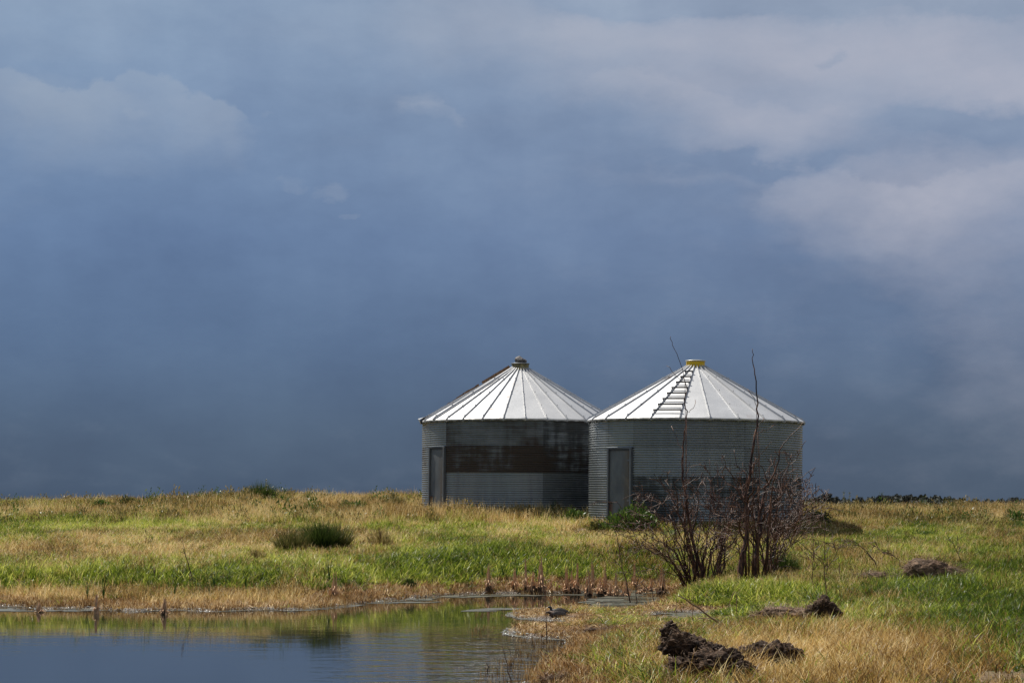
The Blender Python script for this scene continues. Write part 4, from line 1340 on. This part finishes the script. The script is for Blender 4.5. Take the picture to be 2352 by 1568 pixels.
def shrub(u, v, w, h, label, seed, n=1400, size=.055, spiky=0.0, mat=None, cat='shrub', D=None, name='green_shrub', group=None, sink=.05):
    r = random.Random(seed)
    g = ground(u, v) if D is None else Vector(((u - 1176) / FV * D, D, h1((u - 1176) / FV * D, D)))
    k = g.y / FV
    root = empty(name, g - Vector((0, 0, sink)))
    tag(root, label, cat, group)
    rx, rz = w * k / 2, h * k
    if spiky >= .5: blade_tuft(int(n * .8), rx, rz * 1.45, r).build('foliage', mat or M['green_leaf'], root)
    else: leaf_cloud(n, rx, rx * .8, rz, size, r, spiky).build('foliage', mat or M['green_leaf'], root)
    b = MB()
    for _ in range(9 + int(spiky * 6)):
        a = r.uniform(0, 6.283); q = r.uniform(.1, .8)
        tip = Vector((math.cos(a) * rx * q, math.sin(a) * rx * .8 * q, rz * math.sqrt(1 - q * q) * r.uniform(.85, 1.12)))
        b.tube([(0, 0, 0), tip * .5 + Vector((0, 0, rz * .1)), tip], [.009, .006, .003], 4, False)
    b.build('stem', M['bark'], root)
    return root
M['olive_leaf'] = grass_mat('olive_leaf', [(0, (.05, .055, .014)), (.5, (.12, .12, .032)), (1, (.24, .20, .07))], .3, .45, .3, True)
M['weed_leaf'] = grass_mat('weed_leaf', [(0, (.10, .085, .02)), (.5, (.27, .21, .07)), (1, (.48, .36, .15))], .3, .5, .3, True)
M['dark_leaf'] = grass_mat('dark_leaf', [(0, (.018, .032, .008)), (.5, (.045, .075, .014)), (1, (.11, .14, .03))], .3, .45, .3, True)
shrub(1452, 1195, 130, 52, 'bright green weeds crowding the foot of the right bin door', 1, 3000, .07, .3, D=54.3)
shrub(1322, 1200, 62, 36, 'green weeds filling the gap where the two bins meet', 2, 1500, .07, .3, D=57.5)
shrub(1277, 1172, 42, 34, 'dark green weed clump against the base of the left bin', 3, 900, .05, mat=M['dark_leaf'], D=59.5)
shrub(1375, 1205, 55, 25, 'low yellow green weeds at the left foot of the right bin', 4, 900, .06, .3, mat=M['olive_leaf'], D=54.6)
shrub(735, 1262, 78, 58, 'dark green bushy clump standing alone in the middle left field', 5, 2600, .07, .7, M['dark_leaf'])
shrub(775, 1264, 50, 62, 'spiky green weeds at the right of the dark bushy clump', 6, 900, .08, .9, M['olive_leaf'])
shrub(672, 1265, 90, 48, 'brownish spiky weeds at the left of the dark bushy clump', 7, 1100, .08, .9, M['olive_leaf'])
shrub(875, 1255, 60, 45, 'thin brown spiky weeds right of the dark clump', 8, 320, .08, .9, M['weed_leaf'])
shrub(588, 1285, 46, 28, 'small olive weed tuft low in the left field', 9, 260, .07, .8, M['weed_leaf'])
shrub(604, 1146, 84, 36, 'dark green bush breaking the ridge skyline left of the bins', 10, 1500, .09, .5, M['dark_leaf'], D=67.5)
shrub(298, 1150, 46, 22, 'small dark bush on the far left ridge skyline', 11, 700, .08, .4, M['olive_leaf'], D=67.5)
shrub(240, 1155, 50, 16, 'low green bush left of the small skyline bush', 12, 600, .08, .4, D=67)
shrub(712, 1150, 26, 26, 'narrow green weed spike on the ridge right of the skyline bush', 13, 300, .09, .9, D=67)
shrub(905, 1155, 60, 26, 'green weed patch on the ridge nearest the left bin', 14, 900, .08, .5, M['olive_leaf'], D=66)
shrub(815, 1163, 70, 24, 'dark green weed patch on the ridge midway to the left bin', 15, 900, .07, .3, D=65)
shrub(1872, 1190, 70, 34, 'dark weedy bush right behind the dead shrub tips', 16, 1400, .07, .2, M['dark_leaf'], D=57)
shrub(1947, 1200, 60, 28, 'olive weeds on the right field slope near the dark bush', 17, 900, .07, .3, M['olive_leaf'])
shrub(1800, 1318, 70, 46, 'dark green tussock at the right foot of the dead shrubs', 18, 1400, .09, .7, M['dark_leaf'])
shrub(2125, 1232, 70, 16, 'low bright green weed patch in the right field', 19, 900, .05)
shrub(2045, 1165, 60, 22, 'green weeds on the right crest before the distant trees', 20, 700, .08, .5, D=66)
shrub(1215, 1176, 150, 26, 'reddish dry weeds along the base of the left bin', 21, 1800, .06, .3, M['weed_leaf'], D=59.2)
shrub(940, 1350, 34, 20, 'dark rotting tussock at the mid far shore', 22, 500, .05, .2, M['dark_leaf'])
shrub(2340, 1205, 60, 34, 'green weedy tuft at the far right edge of the field', 23, 900, .07, .4)
def weed_spire(u, D, v0, v1, label, seed):
    r = random.Random(seed)
    p0 = Vector(((u - 1176) / FV * D, D, 0)); p0.z = h1(p0.x, D)
    top = at(u + 2, v1, D)
    root = empty('tall_weed', p0)
    tag(root, label, 'weed')
    h = top.z - p0.z
    b = MB(); b.tube([(0, 0, 0), (.01, 0, h * .5), (.02, 0, h)], [.008, .006, .003], 5); b.build('stem', M['green_leaf'], root)
    f = MB()
    for _ in range(46):
        z = h * r.uniform(.45, 1); a = r.uniform(0, 6.283); L = r.uniform(.04, .08)
        d = Vector((math.cos(a), math.sin(a), .5)).normalized(); s = Vector((-math.sin(a), math.cos(a), 0)) * L * .3
        p = Vector((.012, 0, z)); f.add([p, p + d * L * .5 + s, p + d * L, p + d * L * .5 - s], [(0, 1, 2, 3)])
    f.build('foliage', M['olive_leaf'], root)
weed_spire(1935, 60, 0, 1124, 'taller left weed spire on the right crest against the sky', 1)
weed_spire(1948, 60, 0, 1130, 'shorter right weed spire on the right crest against the sky', 2)
weed_spire(903, 64, 0, 1124, 'single tall weed standing on the ridge left of the left bin', 3)
weed_spire(612, 67, 0, 1101, 'tall seed stalk rising out of the skyline bush', 4)

# low leafy weeds mixed into the grass of the ridge and the field
def build_weeds():
    r = random.Random(77)
    kinds = []
    for k in range(8):
        me = leaf_cloud(90, .26, .26, .34, .055, r, .45 if k % 2 else .1).mesh('field_weed')
        me.materials.append([M['olive_leaf'], M['weed_leaf'], M['green_leaf'], M['weed_leaf']][k % 4])
        kinds.append(me)
    y = nprs.uniform(38, 76, 24000); x = nprs.uniform(-20, 20, 24000)
    sd = shore_sd(x, y); z = H(x, y, sd)
    nz = fbm(x * .5 + 60, y * .35, 4)
    k = (np.abs(x) < .275 * y + 1) & (sd > 2.5) & (nprs.rand(len(x)) < np.clip(.06 + nz * .9 + np.where(y > 58, .05, -.07), 0, .4))
    for cx, cy in ((5.34, 58), (.24, 63)):
        k &= np.hypot(x - cx, y - cy) > RW + .15
    x, y, z = x[k], y[k], z[k]
    n = len(x)
    s = nprs.uniform(.35, 1.15, n) * np.where(y > 58, 1.0, .6)
    s = np.where((y > 58) & (nprs.rand(n) < .04), s * 1.5, s)
    gn_scatter('field_weeds', np.stack([x, y, z], -1), np.stack([nprs.randn(n) * .1, nprs.randn(n) * .1, nprs.rand(n) * 6.28], -1),
               np.stack([s, s, s * nprs.uniform(.8, 1.4, n)], -1), nprs.randint(0, 8, n), nprs.rand(n), kinds,
               'low leafy weeds mixed through the dry grass of the ridge', 'weeds')
build_weeds()

# ------------------------------------------------------------------ cattails
M['cattail_green'] = grass_mat('cattail_leaf', [(0, (.03, .09, .014)), (.5, (.055, .14, .02)), (1, (.09, .19, .03))], .3, .35, .3, True)
M['cattail_dead'] = simple('dead_cattail', (.60, .36, .19), .65, 0, .4, 14)
def cattail(fx, y0, y1, fn, label, seed, nleaf=6, spread=.2, lift=0):
    r = random.Random(seed)
    sx_, sy_ = fn(fx, y0)
    u, v = Sv(sx_, sy_)
    g = ground(u, v + lift)
    tx, ty = fn(fx, y1)
    h = at(*Sv(tx, ty), g.y).z - g.z
    root = empty('green_cattail', g)
    tag(root, label, 'cattail', 'green cattails on the far bank')
    for k in range(nleaf):
        b = MB()
        L = h * r.uniform(.6, 1.02) if k else h
        a = r.uniform(0, 6.283); sp_ = spread * r.uniform(.3, 2.2) * L
        w = .024
        side = Vector((math.cos(a + 1.4), math.sin(a + 1.4), 0)) * w
        vs = []
        n = 5
        for i in range(n + 1):
            t = i / n
            p = Vector((math.cos(a) * sp_ * t ** 1.8, math.sin(a) * sp_ * t ** 1.8, L * t - .03))
            kk = 1 - t ** 2
            vs += [p - side * kk * .5, p + side * kk * .5 + Vector((0, 0, .001)), p + side.cross(Vector((0, 0, 1))) * .25 * kk]
        fs = []
        for i in range(n):
            for q in range(3):
                q2 = (q + 1) % 3
                fs.append((i * 3 + q, i * 3 + q2, (i + 1) * 3 + q2, (i + 1) * 3 + q))
        b.add(vs, fs)
        b.build('leaf', M['cattail_green'], root, True)
i = 0
for (x, y0, y1, fn, lab) in [
    (632, 905, 715, Z4, 'leftmost thin green cattail on the left bank'),
    (748, 905, 680, Z4, 'spreading green cattail second from the left on the bank'),
    (1262, 905, 690, Z4, 'short green cattail with splayed leaves, third from the left'),
    (1522, 905, 615, Z4, 'tallest green cattail of the trio on the left bank'),
    (1556, 850, 640, Z4, 'slanting green cattail just right of the tallest one'),
    (1632, 860, 690, Z4, 'short green cattail second right of the tallest one'),
    (1770, 870, 680, Z4, 'last green cattail before the straw shore'),
    (392, 790, 555, Z5, 'solitary tall cattail beside a dead stump left of centre'),
    (1500, 760, 575, Z5, 'green cattail left of the first dead stump by the scum'),
    (1650, 740, 585, Z5, 'dense green cattail between the dead stumps'),
    (1745, 770, 560, Z5, 'thin upright green cattail right of the dense one'),
    (1890, 790, 650, Z5, 'green cattail leaves mixed with the dead stumps')]:
    cattail(x, y0, y1, fn, lab, 40 + i, rnd.choice((5, 6, 7)), rnd.choice((.12, .2, .32))); i += 1

def dead_cattail(fx, y0, y1, fn, wpx, label, seed, lift=4):
    r = random.Random(seed)
    s0 = fn(fx, y0); u, v = Sv(*s0)
    g = ground(u, v + lift)
    h = at(*Sv(*fn(fx, y1)), g.y).z - g.z
    w = wpx * 1.4 / 1.9 / 7900 * g.y
    root = empty('dead_cattail', g)
    tag(root, label, 'dead cattail', 'dead brown cattail stumps along the far shore')
    b = MB()
    for k in range(34):
        a = r.uniform(0, 6.283); q = w * .5 * math.sqrt(r.random())
        L = h * (r.uniform(.35, 1.0) if k > 3 else r.uniform(.9, 1.02))
        p = Vector((math.cos(a) * q, math.sin(a) * q, -.05))
        tip = Vector((math.cos(a) * q * (.25 + r.gauss(0, .2)) + r.gauss(0, .012), math.sin(a) * q * .3, L))
        m_ = p.lerp(tip, .55) + Vector((r.gauss(0, .012), r.gauss(0, .012), 0))
        if k > 18:   # a few broken leaves fall outwards
            tip = p + Vector((math.cos(a) * w * r.uniform(.5, 1.3), math.sin(a) * w, L * .45)); m_ = p + Vector((math.cos(a) * w * .35, 0, L * .55))
        b.tube([p, m_, tip], [.013, .010, .004], 4, False)
    b.build('stalk_bundle', M['cattail_dead'], root)
    c = MB()
    prof = [(w * .62, -.05), (w * .55, h * .06), (w * .42, h * .15), (w * .22, h * .26), (.004, h * .30)]
    c.lathe(prof, 9)
    for i_, vv in enumerate(c.v):
        c.v[i_] = (vv[0] * r.uniform(.75, 1.2), vv[1] * r.uniform(.75, 1.2), vv[2])
    c.build('rotten_base', M['peat'], root)
i = 0
for (x, y0, y1, fn, w_, lab) in [
    (425, 880, 690, Z5, 34, 'lone dead stump beside the solitary cattail left of centre'),
    (1545, 838, 640, Z5, 40, 'tapered dead stump at the left end of the scum patch'),
    (1735, 815, 670, Z5, 28, 'slim dead stump with a green cattail behind it'),
    (1815, 836, 600, Z5, 22, 'very slim pointed dead stump rising tall over the scum'),
    (1870, 838, 690, Z5, 50, 'wide ragged dead stump, dark at its foot'),
    (1925, 838, 582, Z5, 46, 'tallest dead stump with a sharp bent tip'),
    (520, 320, 110, Z6, 26, 'dead stump at the left of the dense middle cluster'),
    (562, 322, 150, Z6, 30, 'ragged dead stump in the middle of the dense cluster'),
    (604, 325, 100, Z6, 40, 'broad dead stump at the right of the dense cluster'),
    (692, 340, 150, Z6, 36, 'pointed dead stump right after the dense cluster'),
    (728, 312, 90, Z6, 18, 'narrow dead stump behind the pointed one'),
    (783, 338, 200, Z6, 36, 'squat dark dead stump left of the broad pale one'),
    (824, 338, 132, Z6, 32, 'broad pale dead stump in the shallows'),
    (866, 345, 235, Z6, 24, 'small dead stump right of the broad pale one'),
    (912, 350, 175, Z6, 24, 'tall narrow dead stump standing in open scum'),
    (985, 345, 240, Z6, 40, 'low dark dead stump at the foot of the curved sapling'),
    (1055, 300, 100, Z6, 22, 'tall pale dead stalk behind the curved sapling'),
    (1090, 330, 265, Z6, 24, 'smallest dead stump near the dark twigs'),
    (1130, 318, 250, Z6, 26, 'small round dead stump right of the curved sapling'),
    (1182, 312, 215, Z6, 26, 'dark dead stump near the right end of the scum'),
    (1272, 330, 130, Z6, 48, 'large pale dead stump beside the fanning shrub'),
    (398, 318, 240, Z6, 14, 'short thin dead stalk right of the tallest stump'),
    (700, 990, 860, Z4, 18, 'dark stub standing in the water by the left bank'),
    (1187, 995, 885, Z4, 26, 'dark pointed stub in the water on the left'),
    (285, 980, 915, Z4, 26, 'low dark stub at the far left water line')]:
    dead_cattail(x, y0, y1, fn, w_, lab, 70 + i); i += 1

# ------------------------------------------------------------------ peat and straw mounds
def blob_mesh(name, c, dims, seed, rough=.35, sub=5):
    bm = bmesh.new()
    bmesh.ops.create_icosphere(bm, subdivisions=sub, radius=1)
    from mathutils import noise as mn
    off = Vector((seed * 3.7, seed * 1.3, seed * 2.1))
    for v in bm.verts:
        n = v.co.normalized()
        d = mn.fractal(n * 1.6 + off, 1.0, 2.1, 3) * rough
        e = mn.fractal(n * 4.2 + off, 1.0, 2.1, 4) * rough * .42
        f = mn.fractal(n * 13 + off, .8, 2.1, 3) * rough * .22
        s = 1 + d + e - rough * .3 + f
        v.co = Vector((n.x * s * dims[0] + c[0], n.y * s * dims[1] + c[1], n.z * s * dims[2] + c[2]))
    me = bpy.data.meshes.new(name); bm.to_mesh(me); bm.free()
    me.polygons.foreach_set('use_smooth', [True] * len(me.polygons))
    return me
def fibres(n, area, r, L=.16, w=.004, up=.35):
    b = MB()
    for _ in range(n):
        cx, cy, cz, rx, ry, rz = r.choice(area)
        d = Vector((r.gauss(0, 1), r.gauss(0, 1), abs(r.gauss(0, .8)))).normalized()
        p = Vector((cx + d.x * rx, cy + d.y * ry, cz + d.z * rz))
        t = Vector((r.gauss(0, 1), r.gauss(0, 1), r.gauss(0, .5) + up)).normalized()
        l = L * r.uniform(.4, 1.4)
        q = p + t * l * .5 + d * .02
        e = p + t * l - Vector((0, 0, l * .15))
        s = t.cross(d).normalized() * w * .6 * r.uniform(.6, 1.4)
        b.add([p - s, p + s, q + s * .8, q - s * .8, e], [(0, 1, 2, 3), (3, 2, 4)])
    return b
def mound(u, v, label, clods, seed, nf, name='peat_mound', fmat=None, D=None, cat='mound', L=.16, rough=.33, mat=None):
    """clods: (du, dv_up, half_w, half_h, depth_shift) in view pixels"""
    r = random.Random(seed)
    g = ground(u, v)
    k = g.y / FV
    root = empty(name, g)
    tag(root, label, cat)
    area = []
    for i, (du, dv, hw, hh, dd) in enumerate(clods):
        c = (du * k, dd, dv * k - .02)
        dims = (hw * k * 1.22, hw * k * .95, hh * k * 1.22)
        o = obj('clod', blob_mesh('clod', c, dims, seed + i * 1.7, rough), root, mat or M['peat'])
        area.append(c + dims)
    f = fibres(nf, area, r, L).build('straw', fmat or M['straw_fibre'], root)
    f['kind'] = 'stuff'
    cr = MB()
    span = max(abs(c_[0]) + c_[2] for c_ in clods) * k
    for _ in range(34):
        a = r.uniform(0, 6.283); q = span * r.uniform(.55, 1.25)
        px_, py_ = g.x + math.cos(a) * q, g.y + math.sin(a) * q * .5
        z_ = h1(px_, py_) - g.z
        s_ = r.uniform(.015, .05)
        cr.box((px_ - g.x, py_ - g.y, z_ + s_ * .3), (s_ * 1.4, s_, s_ * .8), Matrix.Rotation(r.uniform(0, 3), 3, 'Z') @ Matrix.Rotation(r.uniform(-.5, .5), 3, 'X'))
    cr.build('crumb', mat or M['peat'], root)['kind'] = 'stuff'
    return root
mound(1628, 1558, 'big dark clump of dug peat and roots in the near foreground', [
    (-84, 104, 20, 20, .15), (-72, 78, 31, 27, .1), (-34, 68, 36, 27, .25), (8, 58, 34, 23, .2), (-4, 34, 46, 30, -.05), (45, 42, 34, 24, .15), (74, 16, 34, 24, .05), (-54, 30, 38, 24, -.1), (30, 4, 44, 20, -.15), (-66, 2, 30, 14, -.1), (98, 2, 22, 16, .1)], 2, 900, L=.10)
mound(1782, 1535, 'smaller dark peat clump right behind the big one', [
    (-38, 32, 32, 26, .1), (0, 26, 36, 28, 0), (30, 22, 32, 28, .1), (-66, 30, 22, 16, .15)], 3, 350, L=.1)
mound(1895, 1428, 'dark upright clod at the right end of the low straw mound', [
    (-4, 34, 20, 24, 0), (14, 18, 20, 24, .1), (-22, 18, 22, 20, .1)], 4, 250, L=.1)
mound(1815, 1428, 'low mound of grey dead straw and mud behind the near peat', [
    (-15, 16, 44, 18, .1), (28, 14, 40, 16, .0), (-55, 8, 30, 12, .2)], 5, 900, 'straw_mound', L=.2, rough=.22, mat=M['straw_soil'])
mound(2150, 1336, 'rounded mound of dug straw and soil in the right field', [
    (-22, 24, 44, 26, 0), (22, 14, 46, 22, .1), (-62, 4, 34, 12, .1), (56, 4, 32, 18, 0)], 6, 2600, 'straw_mound', L=.25, rough=.2, mat=M['straw_soil'])
mound(2010, 1340, 'small low straw heap left of the rounded mound', [
    (0, 12, 34, 14, 0), (-26, 6, 26, 10, .1)], 7, 900, 'straw_mound', L=.25, rough=.2, mat=M['straw_soil'])
mound(2110, 1370, 'flat patch of turned dark soil below the rounded mound', [
    (0, 2, 26, 7, 0), (-38, 2, 20, 5, .1), (30, 1, 18, 5, .0)], 8, 350, 'soil_patch', L=.15)
mound(2258, 1174, 'tiny brown earth heap high on the right crest', [
    (0, 3, 14, 8, 0), (-12, 0, 12, 6, .1)], 9, 150, 'earth_heap', L=.2)
mound(1412, 1448, 'low muddy hummock on the near spit of the bank', [
    (0, 3, 24, 6, 0), (-40, 2, 26, 5, .1)], 10, 350, 'mud_hummock', L=.12)
mound(1300, 1560, 'dark muddy root tangle at the bottom edge of the bank', [
    (0, 3, 26, 10, 0), (-34, 0, 20, 8, .1), (40, 2, 20, 9, .1)], 11, 450, 'mud_hummock', L=.12)

# ------------------------------------------------------------------ ducks
M['duck_dark'] = simple('dark_feather', (.035, .028, .024), .6, 0, .5, 60)
M['duck_brown'] = simple('brown_feather', (.10, .055, .032), .7, 0, .6, 55, .004)
M['duck_grey'] = simple('mottled_feather', (.085, .068, .055), .7, 0, .7, 60, .004)
M['bill'] = simple('bill', (.16, .155, .15), .3, 0, .15, 20)
M['eye'] = simple('eye', (.01, .01, .01), .1, 0, 0, 5)
def duck(u, v, heading, label, scale, bodymat, headup, D=None):
    g = ground(u, v) if D is None else Vector(((u - 1176) / FV * D, D, max(.01, h1((u - 1176) / FV * D, D))))
    root = empty('duck', g - Vector((0, 0, .012)), heading)
    tag(root, label, 'duck', 'ducks resting on the spit')
    # one continuous body along the spine, facing -x: tail, rump, belly, breast, neck, head
    sp_ = [(.235, .085, .008, .006), (.20, .09, .028, .014), (.15, .095, .055, .038), (.07, .085, .078, .062), (-.02, .078, .086, .072),
           (-.09, .085, .078, .072), (-.135, .105, .058, .062), (-.155, .135, .036, .046), (-.160, .165 + headup, .026, .030),
           (-.168, .190 + headup, .029, .031), (-.188, .208 + headup, .031, .031), (-.212, .205 + headup, .024, .024), (-.228, .198 + headup, .012, .014)]
    b = MB(); ns = 14; vs = []
    for i, (x, z, ry, rz) in enumerate(sp_):
        x0, z0 = sp_[max(i - 1, 0)][:2]; x1, z1 = sp_[min(i + 1, len(sp_) - 1)][:2]
        t = Vector((x1 - x0, 0, z1 - z0)).normalized(); n = Vector((-t.z, 0, t.x))
        if n.z < 0 and i < 5: n = -n
        if i >= 5 and n.dot(Vector((1, 0, 1))) < 0: n = -n
        for k in range(ns):
            a = 2 * math.pi * k / ns
            vs.append((Vector((x, 0, z)) + n * rz * math.sin(a) + Vector((0, ry * math.cos(a), 0))) * scale)
    fs = [(i * ns + k, i * ns + (k + 1) % ns, (i + 1) * ns + (k + 1) % ns, (i + 1) * ns + k) for i in range(len(sp_) - 1) for k in range(ns)]
    fs += [tuple(range(ns)), tuple((len(sp_) - 1) * ns + k for k in reversed(range(ns)))]
    b.add(vs, fs); b.build('body', bodymat, root, True)
    hz = (.203 + headup) * scale
    bl = MB()
    secs = [(-.222, .010, .011, 0), (-.240, .010, .007, -.004), (-.262, .011, .004, -.009), (-.276, .008, .002, -.011)]
    vs = []
    for (x, ry, rz, dz) in secs:
        for k in range(8):
            a = 2 * math.pi * k / 8
            vs.append((x * scale, ry * math.cos(a) * scale, hz + (dz + rz * math.sin(a)) * scale - .004))
    bl.add(vs, [(i * 8 + k, i * 8 + (k + 1) % 8, (i + 1) * 8 + (k + 1) % 8, (i + 1) * 8 + k) for i in range(3) for k in range(8)] + [tuple(24 + k for k in range(8))])
    bl.build('bill', M['bill'], root, True)
    for s_ in (-1, 1):
        e = MB(); c = Vector((-.20 * scale, s_ * .027 * scale, hz + .010 * scale))
        e.lathe([(.0005, -.004), (.003, -.003), (.0042, 0), (.003, .003), (.0005, .004)], 8)
        e.build('eye', M['eye'], root, True, c)
        wg = MB(); vs = []
        pts = [(-.10, .105, .02), (-.03, .135, .035), (.06, .13, .038), (.14, .118, .026), (.205, .105, .006)]
        for (x, z, hh) in pts:
            for q in (-1, -.3, .4, 1):
                yy = .088 * (1 - .35 * max(0, q)) * (1 - .45 * max(0, (x - .05) / .16))
                vs.append((x * scale, s_ * yy * scale, (z + hh * q - .012 * (1 if q < 0 else 0)) * scale))
        fs = [(i * 4 + k, i * 4 + k + 1, (i + 1) * 4 + k + 1, (i + 1) * 4 + k) for i in range(4) for k in range(3)]
        wg.add(vs, fs); wg.build('wing', M['duck_grey'], root, True)
gd = ground(1268, 1421)
duck(1278, 1417, math.radians(8), 'front brown duck sitting low on the spit, facing left', .84, M['duck_brown'], -.075, gd.y + .1)
duck(1282, 1417, math.radians(-6), 'rear dark headed duck behind the front one, head higher', .86, M['duck_dark'], -.02, gd.y + .4)

# ------------------------------------------------------------------ distant trees
def far_tree(u, D, vtop, w, label, seed, parts=True):
    r = random.Random(seed)
    x = (u - 1176) / FV * D
    z0 = h1(x, D)
    top = at(u, vtop, D).z
    h = top - z0
    root = empty('distant_tree', (x, D, z0))
    tag(root, label, 'tree', 'distant trees on the right horizon')
    W = w / FV * D
    t = MB()
    t.tube([(0, 0, -.1), (.05, 0, h * .3), (0, .1, h * .7)], [h * .035, h * .025, h * .012], 6)
    lobes = []
    for k in range(7):
        a = r.uniform(0, 6.283)
        c = Vector((math.cos(a) * W * .3, math.sin(a) * W * .3, h * r.uniform(.45, .85)))
        lobes.append((c, W * r.uniform(.16, .28)))
        t.tube([(0, 0, h * .3), c], [h * .015, h * .005], 4, False)
    t.build('trunk', M['bark'], root)
    b = MB()
    for _ in range(1100):
        c, q = r.choice(lobes)
        d = Vector((r.gauss(0, 1), r.gauss(0, 1), r.gauss(0, .8))); d = d.normalized() * q * r.random() ** .4
        p = c + d
        s = h * .035 * r.uniform(.6, 1.5)
        n = Vector((r.gauss(0, 1), r.gauss(0, 1), r.gauss(0, 1))).normalized(); o_ = n.orthogonal().normalized() * s; p2 = n.cross(o_)
        b.add([p - o_, p + p2, p + o_, p - p2], [(0, 1, 2, 3)])
    b.build('crown', M['far_leaf'], root)
for i, (u, vt, w, lab) in enumerate([
    (1893, 1131, 34, 'rounded distant tree standing highest just right of the right bin'),
    (1912, 1140, 24, 'low distant tree right of the rounded one'),
    (1872, 1142, 26, 'small distant tree at the left end of the far row'),
    (1968, 1141, 24, 'small distant tree behind the two weed spires'),
    (2022, 1137, 30, 'broad distant tree left of the dense middle wood'),
    (2048, 1135, 24, 'pointed distant tree inside the dense middle wood'),
    (2080, 1135, 22, 'narrow distant tree right of the pointed one'),
    (2330, 1143, 40, 'distant tree clump at the far right edge')]):
    far_tree(u, 700 + 20 * (i % 3), vt, w, lab, i + 1)
def wood():
    r = random.Random(5)
    b = MB()
    for _ in range(9000):
        u = r.uniform(1858, 2360)
        D = r.uniform(730, 900)
        top = np.interp(u, [1858, 1900, 1940, 1990, 2020, 2070, 2140, 2190, 2230, 2290, 2330, 2360], [1147, 1144, 1149, 1147, 1142, 1139, 1141, 1145, 1151, 1150, 1147, 1145])
        top += 3.0 * math.sin(u * .21) + 2.0 * math.sin(u * .57 + 1) + r.gauss(0, .8)
        x = (u - 1176) / FV * D
        zt = at(u, top, D).z
        z0 = h1(x, D) if _ % 400 == 0 else .1
        f = 1 - r.random() ** 1.6
        p = Vector((x, D, .1 + (zt - .1) * f))
        s = .42 * r.uniform(.5, 1.4)
        n = Vector((r.gauss(0, 1), r.gauss(0, 1), r.gauss(0, 1))).normalized(); o_ = n.orthogonal().normalized() * s; p2 = n.cross(o_)
        b.add([p - o_, p + p2, p + o_, p - p2], [(0, 1, 2, 3)])
    tag(b.build('distant_wood', M['far_leaf']), 'dark strip of distant woodland along the right horizon', 'woodland', kind='stuff')
wood()
